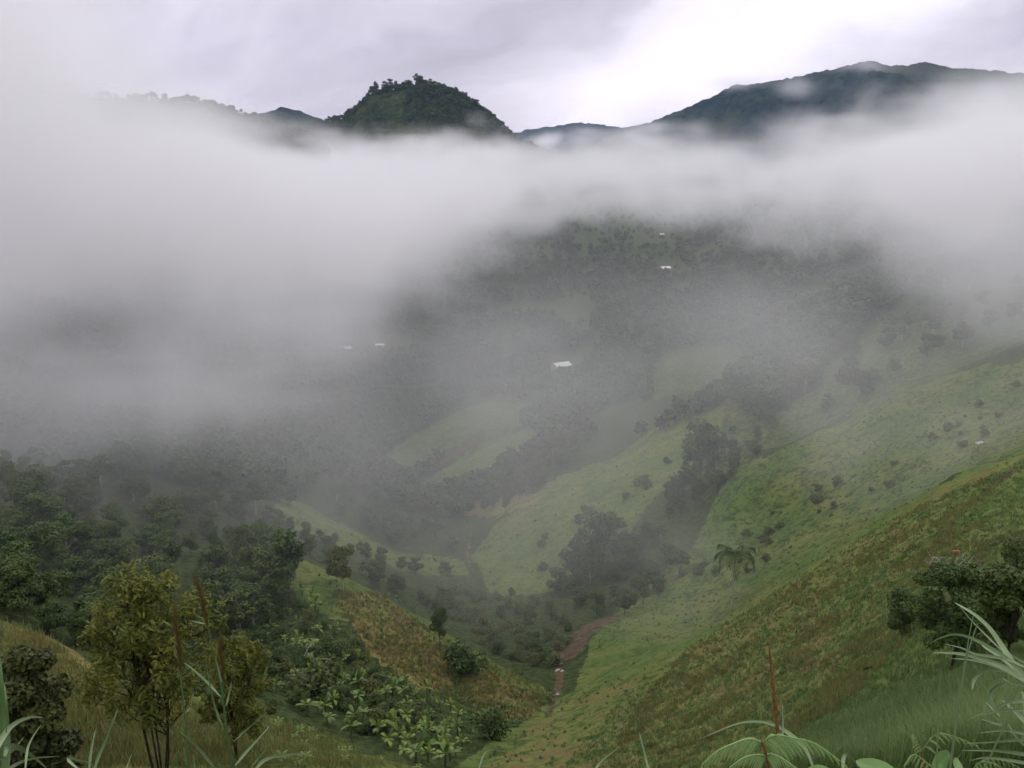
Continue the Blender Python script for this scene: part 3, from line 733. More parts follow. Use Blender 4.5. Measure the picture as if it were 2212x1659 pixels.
for poly, n, h0_, h1_, ra, rb in (([(590, 650), (700, 640), (1060, 465), (1060, 345), (911, 388), (733, 466), (690, 540), (613, 617)], 1500, .25, .8, 205, 380), ([(470, 560), (490, 528), (560, 478), (615, 456), (690, 406), (735, 376), (720, 430), (640, 520), (560, 590), (500, 600)], 600, .4, 1.2, 300, 520),
                               ([(300, 600), (400, 590), (560, 697), (500, 740), (280, 700), (200, 640)], 900, .4, 1.3, 120, 240), ([(240, 480), (470, 570), (560, 700), (400, 620), (280, 560)], 700, .5, 1.5, 170, 380), ([(560, 700), (640, 660), (700, 640), (640, 768), (470, 768)], 700, .3, .8, 80, 200), ([(700, 640), (880, 525), (1024, 456), (1024, 600), (900, 640), (760, 740)], 900, .25, .7, 60, 215)):
    k = 0
    for _ in range(n * 8):
        if k >= n: break
        px, py = random.uniform(200, 1060), random.uniform(340, 768)
        if not inpoly(px, py, poly): continue
        p = hit(px, py)
        if p is None or not ra < math.hypot(p.x, p.y) < rb: continue
        if vnoise(np.array([p.x / 14]), np.array([p.y / 14]), 79)[0] + .5 * vnoise(np.array([p.x / 4]), np.array([p.y / 4]), 80)[0] < random.uniform(-.6, .2): continue
        k += 1; p.z -= .25 * h0_; pts.append(p); hs.append(random.uniform(h0_, h1_))
low_crowns('low_scrub', pts, hs, 'low scrub and coarse grass covering the open slopes', M_low, 3, 5, 9, .24)
# crest trees one can tell apart on the blunt hill
i0 = int(np.argmin(np.abs(pk_t)))
for px_, h in ((371, 13), (376, 15), (384, 15), (390, 16), (396, 14), (409, 8), (417, 17), (422, 14), (431, 10), (441, 9), (452, 8), (470, 8), (486, 9), (498, 9), (507, 10), (513, 8), (362, 8), (352, 7)):
    u, _ = ray(px_, 90); row = pk[:, i0]; k = int(np.argmin(np.abs(np.arctan2(row[:, 0], row[:, 1]) - u)))
    plant('tree', 'wood', Vector(row[k]) - Vector((0, 0, 2)), h, 10, 'dark tree standing out against the sky on the blunt hilltop', 'tree', 'trees along the skyline of the blunt hill')

# ---------------------------------------------------------------- houses
def house(px, py, W, Dp, rz, label, h=2.4, rise=1.0, ext=0):
    p = hit(px, py); o = empty('house', p, rz); p.z -= .3
    b_ = MB(); b_.box(-W / 2, W / 2, -Dp / 2, Dp / 2, -1.2, h)
    b_.add([(-W / 2, -Dp / 2, h), (-W / 2, Dp / 2, h), (-W / 2, 0, h + rise * .85), (-W / 2 + .01, 0, h + rise * .85)], [(0, 1, 2, 3)])
    b_.add([(W / 2, -Dp / 2, h), (W / 2, Dp / 2, h), (W / 2, 0, h + rise * .85), (W / 2 - .01, 0, h + rise * .85)], [(0, 1, 2, 3)])
    wl = obj('wall', b_.mesh('wall', M_wallp), o)
    rf = MB(); e_ = .7
    for s in (-1, 1):
        rf.add([(-W / 2 - e_, s * (Dp / 2 + e_), h - .3 + .05), (W / 2 + e_, s * (Dp / 2 + e_), h - .3 + .05), (W / 2 + e_, 0, h + rise), (-W / 2 - e_, 0, h + rise),
                (-W / 2 - e_, s * (Dp / 2 + e_), h - .3 + .13), (W / 2 + e_, s * (Dp / 2 + e_), h - .3 + .13), (W / 2 + e_, 0, h + rise + .08), (-W / 2 - e_, 0, h + rise + .08)],
               [(0, 1, 2, 3), (4, 5, 6, 7), (0, 1, 5, 4), (1, 2, 6, 5), (3, 0, 4, 7)])
    if ext:
        rf.add([(W / 2 + e_, -Dp / 2, h - .5), (W / 2 + e_ + ext, -Dp / 2, h - .9), (W / 2 + e_ + ext, Dp * .2, h - .5), (W / 2 + e_, Dp * .2, h - .1)], [(0, 1, 2, 3)])
    obj('roof', rf.mesh('roof', M_roof), o)
    dm = MB(); dm.box(-W * .1, -W * .1 + .9, -Dp / 2 - .03, -Dp / 2 + .02, -.2, 1.9); obj('door', dm.mesh('door', M_hole), o)
    for k in (-.36, .22):
        wm = MB(); wm.box(W * k, W * k + 1.0, -Dp / 2 - .03, -Dp / 2 + .02, .8, 1.8); obj('window', wm.mesh('window', M_hole), o)
    return tag(o, label, 'house')
house(561, 368, 13, 9, R(32), 'largest white roofed house on the far slope in the middle of the valley', 2.4, 2.2, 2.5)
house(508, 387, 6, 4, R(20), 'small low white roofed house left of and below the largest white roof', 2, 1)
house(344, 351, 9, 6, R(35), 'bright roofed small house in the mist on the left', 2.2, 1.3, 2)
house(380, 347, 6, 4, R(5), 'faint long roofed house beside a reddish bare yard in the mist', 2, .8)
house(665, 271, 10, 7, R(24), 'house with white roof and pinkish walls on the dark wooded hill below the cloud', 3.4, 1.6)
house(662, 236, 4.5, 3, R(-10), 'highest small white roof just under the cloud edge', 2.4, 1)
# shelter on the right ridge
p = hit(979, 447); o = empty('shelter', p, R(20), .7)
m_ = MB()
m_.add([(-1.6, -.9, 1.5), (1.6, -.9, 1.9), (1.6, .9, 2.1), (-1.6, .9, 1.7), (-1.6, -.9, 1.56), (1.6, -.9, 1.96), (1.6, .9, 2.16), (-1.6, .9, 1.76)], [(0, 1, 2, 3), (4, 5, 6, 7), (0, 1, 5, 4), (1, 2, 6, 5), (2, 3, 7, 6), (3, 0, 4, 7)])
obj('roof', m_.mesh('roof', M_rust), o)
for x in (-1.5, 1.5):
    for y in (-.8, .8):
        m_ = MB(); m_.tube([(x, y, -.6), (x, y, 1.6 + (x > 0) * .3)], .07, 5); obj('post', m_.mesh('post', M_darkb), o)
tag(o, 'tiny pale roofed shelter on posts on the grassy ridge at the right edge', 'shelter')

# fence posts at the edge of the near field
for px, py, la in ((243, 711, 'dark wooden fence post at the edge of the bare field, beside the rusty bush'), (272, 716, 'dark wooden fence post at the edge of the bare field, farther right'), (160, 706, 'dark wooden fence post behind the rusty bush')):
    p = hit(px, py); m_ = MB(); m_.tube([(0, 0, -.3), (.02, .01, .6), (.05, 0, 1.25)], [.06, .055, .05], 7)
    tag(obj('fence_post', m_.mesh('fence_post', M_darkb), loc=p), la, 'fence post', 'fence posts by the near field')

# rocks in the stream
rk = bpy.data.meshes.new('rock')
import bmesh
bm = bmesh.new(); bmesh.ops.create_icosphere(bm, subdivisions=2, radius=.5)
for v in bm.verts: v.co *= 1 + .35 * (random.random() - .5); v.co.z *= .6
bm.to_mesh(rk); bm.free(); rk.materials.append(M_rock)
for _ in range(9):
    if random.random() < .7: q = random.choice([(557, 690), (560, 680), (558, 668), (563, 659), (552, 703), (548, 713), (575, 655), (543, 660), (540, 650)])
    else: q = random.choice([(470, 560), (467, 550), (470, 540), (471, 530)])
    p = hit(q[0] + random.gauss(0, 3.0), q[1] + random.gauss(0, 5))
    if p is None: continue
    o = obj('rock', rk, loc=p); s = random.uniform(.3, 1.2); o.scale = (s * random.uniform(.8, 1.6), s, s); o.rotation_euler = (0, 0, random.uniform(0, 6))
    lo = q[1] > 600
    tag(o, 'grey boulder in the near stream bed by the earth slide' if lo else 'pale boulder in the far stream bed beyond the grassy spurs', 'rock', 'boulders of the near stream bed' if lo else 'boulders of the far stream bed')

# ---------------------------------------------------------------- animals
def beast(px, py, L, rz, mat, name, label, cat, graze=True):
    p = hit(px, py)
    me = bpy.data.meshes.new('body'); k = L / 2.0
    V = [(0, 0, 1.0), (.55, 0, 1.02), (-.62, 0, 1.04), (.95, 0, 1.10), (1.2, 0, .75 if graze else 1.4), (1.45, 0, .35 if graze else 1.45), (-.85, 0, 1.08), (-.95, 0, .8), (-.98, 0, .35)]
    Ed = [(0, 1), (0, 2), (1, 3), (3, 4), (4, 5), (2, 6), (6, 7), (7, 8)]; Rd = [.36, .33, .33, .2, .15, .09, .10, .035, .03]
    for sx, par in ((.5, 1), (-.66, 2)):
        for sy in (-.2, .2):
            n = len(V); bend = .05 if par == 1 else -.10
            V += [(sx, sy, .68), (sx + bend, sy, .42), (sx, sy, .2), (sx + .03, sy, .0)]; Rd += [.14, .08, .06, .075]; Ed += [(par, n), (n, n + 1), (n + 1, n + 2), (n + 2, n + 3)]
    for sy in (-.13, .13):
        V.append((1.16, sy, .86 if graze else 1.52)); Rd.append(.045); Ed.append((4, len(V) - 1))
    me.from_pydata([(x * k, y * k, z * k) for x, y, z in V], Ed, [])
    o = bpy.data.objects.new('tmp', me); col.objects.link(o)
    sk = o.modifiers.new('s', 'SKIN'); ly = me.skin_vertices[0].data
    for i, r_ in enumerate(Rd): ly[i].radius = (r_ * k, r_ * k)
    ly[0].use_root = True
    o.modifiers.new('u', 'SUBSURF').levels = 2; o.modifiers['u'].render_levels = 2
    dg = bpy.context.evaluated_depsgraph_get(); m2 = bpy.data.meshes.new_from_object(o.evaluated_get(dg)); bpy.data.objects.remove(o)
    m2.materials.clear(); m2.materials.append(mat); m2.polygons.foreach_set('use_smooth', [True] * len(m2.polygons))
    r = obj(name, m2, loc=p); r.rotation_euler.z = rz
    return tag(r, label, cat)
beast(869, 672, .85, R(200), M_black, 'calf', 'small black calf grazing on the near right slope left of the spreading tree', 'calf')
beast(957, 556, 1.1, R(160), M_cow, 'cow', 'chestnut cow grazing beside the earth path on the right slope', 'cow')

# ---------------------------------------------------------------- grass cover
def tufts(name, mat, pix_poly, n, h, wd, blades, label, rmin=0, rmax=1e9, gate=None, seed=1, lean=.4):
    r = np.random.default_rng(seed); V = []; T = []; k = 0; nb = 0
    xs = [p[0] for p in pix_poly]; ys = [p[1] for p in pix_poly]
    for _ in range(n * 6):
        if k >= n: break
        px, py = r.uniform(min(xs), max(xs)), r.uniform(min(ys), max(ys))
        if not inpoly(px, py, pix_poly): continue
        p = hit(px, py)
        if p is None: continue
        rr = math.hypot(p.x, p.y)
        if rr < rmin or rr > rmax: continue
        if gate is not None and gate(p): continue
        k += 1; s = r.uniform(.6, 1.25); tn = r.uniform(0, .6)
        b = blades; an = r.uniform(0, 6.28, b); ln = r.uniform(.1, 1, b) * lean; hh = h * s * r.uniform(.6, 1.1, b)
        base = np.array(p) + np.stack([r.normal(0, .16, b) * s, r.normal(0, .16, b) * s, np.full(b, -.08)], 1)
        dr_ = np.stack([np.cos(an), np.sin(an), 0 * an], 1); sd_ = np.stack([-np.sin(an), np.cos(an), 0 * an], 1)
        w_ = (wd * s * r.uniform(.7, 1.2, b))[:, None] * (.6 + rr / 60)
        mid = base + dr_ * (ln * hh * .45)[:, None] + np.array([0, 0, 1]) * (hh * .62)[:, None]
        tip = base + dr_ * (ln * hh * 1.15)[:, None] + np.array([0, 0, 1]) * (hh * .92)[:, None]
        V.append(np.stack([base - sd_ * w_, base + sd_ * w_, mid + sd_ * w_ * .8, mid - sd_ * w_ * .8, tip + sd_ * w_ * .12, tip - sd_ * w_ * .12], 1).reshape(-1, 3))
        T.append(np.repeat(np.clip(tn + r.uniform(0, .4, b), 0, 1), 6)); nb += b
    V = np.concatenate(V); T = np.concatenate(T); i6 = np.arange(nb)[:, None] * 6
    Fc = np.concatenate([i6 + np.array([0, 1, 2, 3]), i6 + np.array([3, 2, 4, 5])])
    return tag(obj(name, mesh_np(name, V, Fc, [mat], False, {'tone': ('FLOAT', T)})), label, kind='stuff')
tufts('grass', M_grass, [(560, 770), (620, 700), (700, 640), (880, 525), (1024, 460), (1024, 768)], 15000, .55, .010, 9, 'green grass covering the near right slope', 0, 215, seed=1)
tufts('near_grass', M_grass, [(740, 768), (815, 722), (880, 675), (1024, 610), (1024, 768)], 14000, .6, .006, 12, 'long bright green grass on the shoulder nearest the viewer', 0, 70, seed=2, lean=.7)
dgate = lambda p: vnoise(np.array([p.x / 5]), np.array([p.y / 5]), 91)[0] + .6 * vnoise(np.array([p.x / 1.7]), np.array([p.y / 1.7]), 92)[0] < .06
tufts('dry_grass', M_dry, [(600, 768), (650, 690), (700, 635), (787, 585), (880, 525), (1000, 465), (985, 560), (880, 670), (780, 768)], 6500, .65, .010, 9, 'tufts of dry reddish brown grass on the near right slope', 60, 215, dgate, 3)
tufts('dry_grass', M_dry, [(0, 615), (46, 638), (93, 678), (140, 701), (226, 706), (345, 729), (420, 765), (420, 768), (0, 768)], 5000, .35, .010, 8, 'short brown and green grass on the near left shoulder', 0, 90, None, 4)
tufts('grass', M_grass, [(0, 615), (46, 638), (93, 678), (140, 701), (226, 706), (345, 729), (420, 765), (420, 768), (0, 768)], 2600, .30, .009, 8, 'short green grass on the near left shoulder', 0, 90, None, 6)
tufts('dry_grass', M_dry, [(330, 590), (380, 592), (450, 640), (555, 697), (530, 720), (450, 700), (380, 660)], 2200, .9, .012, 8, 'rough brown grass on the spur above the banana plantation', 150, 230, None, 5)

# ---------------------------------------------------------------- plants right in front of the viewer
def pxp(conv, pts, r0, dr=0.0):
    """blade path from points of a close look at the photograph, at distance r0 drifting by dr along its length"""
    n = len(pts); out = []
    for i, (x, y) in enumerate(pts):
        q = conv(x, y); out.append(np.array(at(q[0], q[1], r0 + dr * i / max(n - 1, 1))))
    return np.array(out)
def spline(p, n=14):
    p = np.asarray(p, float)
    if len(p) < 3: t = np.linspace(0, 1, n)[:, None]; return p[0] * (1 - t) + p[-1] * t
    q = np.r_[[2 * p[0] - p[1]], p, [2 * p[-1] - p[-2]]]; out = []
    for i in range(1, len(q) - 2):
        for t in np.linspace(0, 1, max(3, n // (len(p) - 1)), endpoint=False):
            out.append(.5 * (2 * q[i] + (q[i + 1] - q[i - 1]) * t + (2 * q[i - 1] - 5 * q[i] + 4 * q[i + 1] - q[i + 2]) * t * t + (3 * q[i] - q[i - 1] - 3 * q[i + 1] + q[i + 2]) * t ** 3))
    return np.array(out + [p[-1]])
def blade(parent, pts, w, tone, mat=M_blade, name='leaf'):
    s = spline(pts); t = np.linspace(0, 1, len(s)); wd = w * np.clip(np.minimum(.45 + 2.2 * t, 1.25 * (1 - t) ** .7 + .02), .03, 1)
    view = s / np.linalg.norm(s, axis=1)[:, None]; d = np.gradient(s, axis=0)
    side = np.cross(view, d) * .85 + view * np.linalg.norm(d, axis=1)[:, None] * .5
    m = MB(); m.strip(s, wd, side, np.repeat(np.clip(tone + .12 * np.sin(t * 9), 0, 1), 3), .3); return obj(name, m.mesh(name, mat), parent)
def stem(parent, pts, r0, r1, mat, tone=.2, name='stem'):
    s = spline(pts); m = MB(); m.tube(s, np.linspace(r0, r1, len(s)), 6, tone); return obj(name, m.mesh(name, mat), parent)
def plume(parent, pts, w, seed):
    r = np.random.default_rng(seed); s = spline(pts, 30); m = MB(); n = 420; L = np.linalg.norm(s[-1] - s[0])
    for i in range(n):
        k = r.integers(0, len(s) - 2); b_ = s[k] + (s[k + 1] - s[k]) * r.uniform(); d = s[k + 1] - s[k]; d /= np.linalg.norm(d) + 1e-9
        f = k / len(s); env = math.sin(math.pi * min(.12 + .85 * f, 1)) ** .7
        o_ = r.normal(size=3); o_ -= o_ @ d * d; o_ /= np.linalg.norm(o_)
        tip = b_ + d * L * r.uniform(.08, .2) + o_ * w * env * r.uniform(.15, .6)
        m.strip(np.stack([b_, (b_ + tip) / 2 + o_ * w * .06, tip]), np.array([.0025, .004, .001]), np.cross(d, o_), np.clip(r.uniform(0, 1) * .6 + f * .45, 0, 1))
    return obj('plume', m.mesh('plume', M_plume), parent)
c4 = lambda x, y: (156.3 + x * .12096, 567.2 + y * .12096)
def ground_root(px, r0): 
    u, _ = ray(px, 768); x, y = math.sin(u) * r0, math.cos(u) * r0; return np.array((x, y, ground(x, y) - .05))
RD = 7.0
def reed(px, label):
    b_ = ground_root(px, RD); return tag(empty('reed', b_), label, 'reed', 'flowering reeds in front of the rusty bush')
def local(o, p): return np.asarray(p) - np.array(o.location)
def reed_build(label, st, pl, leaves, pxroot, extra_pl=None, seed=1):
    o = reed(pxroot, label); root = np.zeros(3)
    sp_p = [root] + [local(o, q) for q in pxp(c4, st, RD)]
    stem(o, sp_p, .009, .004, M_blade, .25)
    plume(o, [local(o, q) for q in pxp(c4, pl, RD)], .062, seed)
    for lv, w_, tn, dr in leaves:
        a_ = pxp(c4, lv, RD, dr); blade_world(o, a_, w_, tn)
    return o
def blade_world(o, pts, w_, tn, mat=M_blade):
    s = spline(pts); t = np.linspace(0, 1, len(s)); w_ = w_ * .9; tn = tn * .92; wd = w_ * np.clip(np.minimum(.45 + 2.2 * t, 1.25 * (1 - t) ** .7 + .02), .03, 1)
    view = s / np.linalg.norm(s, axis=1)[:, None]; d = np.gradient(s, axis=0); ln = np.linalg.norm(d, axis=1)[:, None]
    side = np.cross(view, d) / ln * .9 + view * .35
    m = MB(); m.strip(s - np.array(o.location), wd, side, np.repeat(np.clip(tn + .15 * np.sin(t * 8), 0, 1), 3), .25)
    return obj('leaf', m.mesh('leaf', mat), o)
reed_build('left flowering reed with rusty plume before the bush crown', [(265, 1700), (250, 1400), (215, 1000), (200, 850)], [(205, 900), (190, 700), (165, 500), (148, 345)],
           [([(228, 1160), (215, 1040), (160, 660)], .012, .3, .2), ([(240, 1200), (300, 1160), (355, 1240)], .02, .55, .3), ([(500, 1680), (330, 1480), (180, 1345)], .026, .6, -.4), ([(270, 1690), (240, 1560), (225, 1480)], .016, .3, .1), ([(320, 1700), (310, 1600), (305, 1540)], .012, .35, .1)], 190, seed=1)
reed_build('tallest flowering reed with thin rusty plume', [(630, 1700), (585, 1400), (545, 1050), (480, 740), (425, 480)], [(430, 500), (400, 380), (375, 240), (325, 100)],
           [([(530, 1070), (430, 960), (310, 850), (222, 785)], .022, .55, .3), ([(405, 470), (340, 455), (280, 440)], .012, .6, .3), ([(560, 1345), (500, 1200), (455, 1040), (400, 720)], .02, .4, .1), ([(540, 950), (510, 840), (465, 690)], .024, .75, .1), ([(575, 1150), (600, 1050), (625, 940)], .016, .35, .2)], 232, seed=2)
reed_build('right flowering reed with loose pinkish plume', [(640, 1700), (600, 1450), (560, 1150), (545, 900)], [(550, 940), (540, 800), (530, 680), (535, 595)],
           [([(640, 1440), (760, 1330), (930, 1190)], .018, .3, .3), ([(650, 1640), (740, 1530), (860, 1400), (945, 1300)], .026, .95, .3), ([(800, 1690), (900, 1590), (1080, 1548), (1295, 1545)], .034, .85, .3), ([(780, 1660), (850, 1570), (910, 1500)], .016, .3, .2), ([(900, 1640), (1080, 1610), (1250, 1570)], .018, .3, .3)], 240, seed=3)
# grass at the left edge
c3 = lambda x, y: (x * .07275, 647.2 + y * .07275)
def clump(px, r0, name, label, cat, conv, leaves, stems=(), group=None):
    o = tag(empty(name, ground_root(px, r0)), label, cat, group)
    for lv, w_, tn in leaves: blade_world(o, pxp(conv, lv, r0, .25), w_, tn)
    for st, r_, mt in stems:
        s = spline(pxp(conv, st, r0)); m = MB(); m.tube(s - np.array(o.location), np.linspace(r_, r_ * .45, len(s)), 6, .55); obj('stem', m.mesh('stem', mt), o)
    return o
clump(4, 3.4, 'grass_clump', 'clump of upright broad grass at the bottom left corner', 'grass clump', c3,
      [([(45, 1800), (40, 1200), (25, 600), (5, 150)], .028, .15), ([(90, 1800), (85, 1300), (70, 800), (60, 500)], .03, .2), ([(-60, 1450), (0, 1300), (110, 1130), (250, 1020), (430, 958), (600, 968)], .024, .95),
       ([(60, 1500), (110, 1370), (280, 1390), (480, 1520), (700, 1720)], .024, .5), ([(60, 1720), (180, 1630), (330, 1560), (520, 1518), (830, 1500)], .014, .6), ([(340, 1750), (370, 1430), (440, 1250), (575, 1050)], .010, .8),
       ([(-20, 1560), (160, 1430), (340, 1220)], .012, .3), ([(1100, 1700), (930, 1535), (1130, 1560), (1290, 1610)], .012, .8)])
clump(88, 4.6, 'grass_clump', 'two thin upright grass blades right of the bottom left clump', 'grass clump', c3,
      [([(1215, 1800), (1240, 1500), (1275, 1300), (1315, 1120)], .016, .4), ([(1270, 1800), (1330, 1560), (1440, 1300), (1560, 1000), (1630, 820)], .018, .35), ([(1700, 1800), (1760, 1600), (1815, 1460)], .007, .6)])
# right-hand clump
c2 = lambda x, y: (872.7 + x * .10345, 596.3 + y * .10345)
cb_ = clump(1040, 3.0, 'grass_clump', 'big clump of arching silvery green grass reaching in from the right edge', 'grass clump', c2,
      [([(1800, 1300), (1560, 930), (1330, 610), (1240, 470), (1130, 310), (990, 180), (870, 105), (790, 60)], .020, .85), ([(1600, 960), (1440, 760), (1250, 590), (1100, 500), (1030, 440)], .022, .9),
       ([(1700, 940), (1462, 740), (1250, 570), (1030, 440), (900, 385), (780, 368), (660, 400), (540, 460)], .014, .25), ([(1700, 940), (1462, 800), (1250, 680), (1060, 610), (870, 560), (700, 545), (580, 545)], .019, .75),
       ([(1500, 700), (1300, 610), (1000, 560), (860, 500), (680, 457)], .011, .6), ([(1700, 950), (1462, 815), (1250, 700), (980, 620), (750, 600)], .014, .8), ([(1240, 520), (1120, 400), (960, 240), (825, 75)], .006, .4),
       ([(1700, 1000), (1462, 1010), (1280, 1040), (1100, 1110), (920, 1195)], .013, .7), ([(1700, 1130), (1462, 1100), (1250, 1110), (1010, 1155)], .011, .7), ([(1600, 1340), (1462, 1200), (1350, 1090), (1245, 1000)], .017, .75),
       ([(1700, 1380), (1462, 1330), (1250, 1300), (1010, 1325)], .011, .65), ([(1700, 1400), (1462, 1390), (1150, 1410), (880, 1425)], .010, .5), ([(1700, 1580), (1462, 1530), (1200, 1495), (840, 1490)], .015, .45), ([(1230, 1160), (1150, 1080), (1085, 1015)], .006, .9),
       ([(1600, 700), (1462, 640), (1300, 540), (1180, 470)], .008, .3), ([(1500, 1600), (1462, 1000), (1430, 920)], .012, .7), ([(1300, 1300), (1140, 1000), (1180, 880), (1300, 830)], .014, .1), ([(960, 900), (985, 800), (1100, 720), (1300, 730)], .011, .45),
       ([(1700, 900), (1462, 860), (1330, 830), (1250, 790)], .014, .4), ([(1250, 1250), (1150, 1220), (1045, 1185)], .008, .7), ([(1700, 1660), (1400, 1600), (1100, 1560), (940, 1590)], .012, .6), ([(1600, 1500), (1420, 1400), (1300, 1220)], .011, .3)],
      [([(735, 1750), (800, 1280), (840, 980), (890, 680), (940, 480), (1012, 265)], .0038, M_blade), ([(880, 700), (905, 560), (930, 400), (972, 190)], .0024, M_blade), ([(620, 1700), (628, 1300), (640, 1050), (656, 700)], .0024, M_blade), ([(1060, 1700), (1190, 1440), (1300, 1170), (1395, 860)], .0028, M_blade)])
# blades along the bottom of the right slope
c7 = lambda x, y: ((900 + x / 2.328) * .3636, (1400 + y / 2.328) * .3636)
clump(490, 5.0, 'grass_clump', 'bent dry grass stalk at the bottom centre', 'grass clump', c7, [([(960, 1700), (990, 1600), (1025, 1545), (1090, 1545), (1165, 1560)], .012, .75)])
clump(640, 4.0, 'grass_clump', 'pair of slanting grass blades at the bottom right of centre', 'grass clump', c7, [([(1690, 1700), (1760, 1610), (1870, 1525)], .012, .8), ([(2070, 1720), (2030, 1560), (1995, 1420)], .012, .4), ([(1750, 1700), (1810, 1640)], .01, .8)])
c1 = lambda x, y: (683.6 + x * .1019, 640 + y * .1019)
o = clump(778, 3.2, 'grass_clump', 'arching broad pale grass blade over the fern', 'grass clump', c1,
      [([(1290, 1300), (1200, 1080), (1050, 930), (900, 840), (720, 800), (500, 830), (150, 975)][::1], .017, .75), ([(1560, 1300), (1570, 1150), (1630, 1125), (1740, 1290)], .016, .55), ([(970, 980), (975, 800), (968, 620)], .008, .2)])
o = tag(empty('reed', ground_root(777, 3.3)), 'straight brown seed spike rising behind the fern', 'reed')
s = pxp(c1, [(960, 1500), (945, 1150), (920, 900)], 3.3); m = MB(); m.tube(spline(s) - np.array(o.location), .004, 6, .3); obj('stem', m.mesh('stem', M_blade), o)
s = spline(pxp(c1, [(922, 920), (890, 560), (865, 300), (836, 20)], 3.3), 40); m = MB(); tt = np.linspace(0, 1, len(s))
m.tube(s - np.array(o.location), .0062 * (1 - tt ** 4) + .0012 * np.sin(tt * 150) + .0005, 7, .5); obj('spike', m.mesh('spike', M_stalk), o)

# ferns
def fern(conv, r0, rach, fronds, label, tone0, px, npin=13, lobes=9, scale=1.0):
    o = tag(empty('fern', ground_root(px, r0)), label, 'fern'); O = np.array(o.location)
    s = spline(pxp(conv, rach, r0)); m = MB(); m.tube(s - O, np.linspace(.006, .0035, len(s)) * scale, 6); obj('stem', m.mesh('stem', M_stalk), o)
    r = np.random.default_rng(int(px))
    for fr, hang in fronds:
        mid = spline(pxp(conv, fr, r0, -.12), 24); n = len(mid); fm = MB()
        fm.tube(mid - O, np.linspace(.003, .001, n) * scale, 5, .9)
        hg = pxp(conv, hang, r0); hd = hg[1] - hg[0]; HL = np.linalg.norm(hd); hd /= HL
        view = mid[n // 2] / np.linalg.norm(mid[n // 2])
        for i in range(npin):
            k = (i + .6) / npin * (n - 1); k0 = min(int(k), n - 2); b_ = mid[k0] + (mid[k0 + 1] - mid[k0]) * (k - k0)
            d = mid[k0 + 1] - mid[k0]; d /= np.linalg.norm(d)
            tq = tone0 + (.22 if i % 2 else -.2); ln = HL * (1.0 - .72 * i / npin) * r.uniform(.85, 1.1)
            for sgn in ((1, -1) if i % 2 else (1,)):
                pd = (hd * 1.0 + d * .55 - view * .15) if sgn > 0 else (-hd * .10 + d * .45 + view * .9)
                pd = pd / np.linalg.norm(pd); L = ln * (1 if sgn > 0 else .7)
                tt = np.linspace(0, 1, 7)[:, None]
                pin = b_ + pd * L * tt + np.array([0, 0, -1]) * L * .25 * tt ** 2 + (np.array([0, 0, 1]) * L * .14 * np.sin(tt * 2.2) if sgn > 0 else 0)
                fm.tube(pin - O, np.linspace(.0012, .0005, 7) * scale, 4, .9)
                sdv = np.cross(pd, view); sdv /= np.linalg.norm(sdv)
                for j in range(lobes * 2):
                    q = (j + .5) / (lobes * 2) * 6; q0 = min(int(q), 5); c_ = pin[q0] + (pin[q0 + 1] - pin[q0]) * (q - q0)
                    wl = L * .105 * math.sin(math.pi * min(.28 + .72 * j / (lobes * 2), 1)) ** .8 + .001
                    for s2 in (-1, 1):
                        tip = c_ + sdv * s2 * wl + pd * wl * .45 - view * wl * .3
                        fm.strip(np.stack([c_, (c_ + tip) / 2, tip]) - O, np.array([.34, .34, .06]) * L / lobes * .75, pd, np.clip(tq + (0 if sgn > 0 else .25) + r.uniform(-.2, .2), 0, 1), .1)
        obj('frond', fm.mesh('frond', M_fern), o)
    return o
fern(c1, 2.6, [(860, 1500), (835, 1256), (812, 1150), (790, 1050), (757, 985)],
     [([(765, 1000), (640, 970), (480, 1020), (330, 1090), (180, 1220)], [(480, 1020), (440, 1260)]), ([(770, 1000), (900, 935), (1080, 960), (1300, 1020), (1600, 1235)], [(1000, 980), (1130, 1230)]),
      ([(812, 1150), (740, 1125), (600, 1150), (450, 1250)], [(600, 1150), (570, 1290)]), ([(815, 1150), (865, 1118), (1000, 1180), (1150, 1290)], [(950, 1150), (1000, 1290)])],
     'arching bracken fern with a brown forked stalk at the bottom right of centre', .6, 768)
fern(c2, 3.6, [(560, 1760), (500, 1640), (470, 1500)], [([(470, 1500), (420, 1380), (390, 1330)], [(420, 1400), (380, 1450)]), ([(480, 1480), (620, 1330), (800, 1360), (1020, 1450)], [(700, 1340), (780, 1450)]), ([(560, 1640), (400, 1530), (300, 1640)], [(400, 1540), (390, 1640)])],
     'pale silvery fern below the big clump of arching grass', .85, 925, 9, 7, .8)
fern(c2, 3.3, [(900, 1800), (960, 1700), (1000, 1640)], [([(1000, 1640), (1120, 1570), (1260, 1580), (1420, 1660)], [(1150, 1570), (1180, 1680)]), ([(960, 1690), (1040, 1600), (1180, 1620), (1300, 1700)], [(1100, 1610), (1120, 1700)])],
     'small dark fern at the bottom right corner under the arching grass', .35, 985, 9, 7, .8)
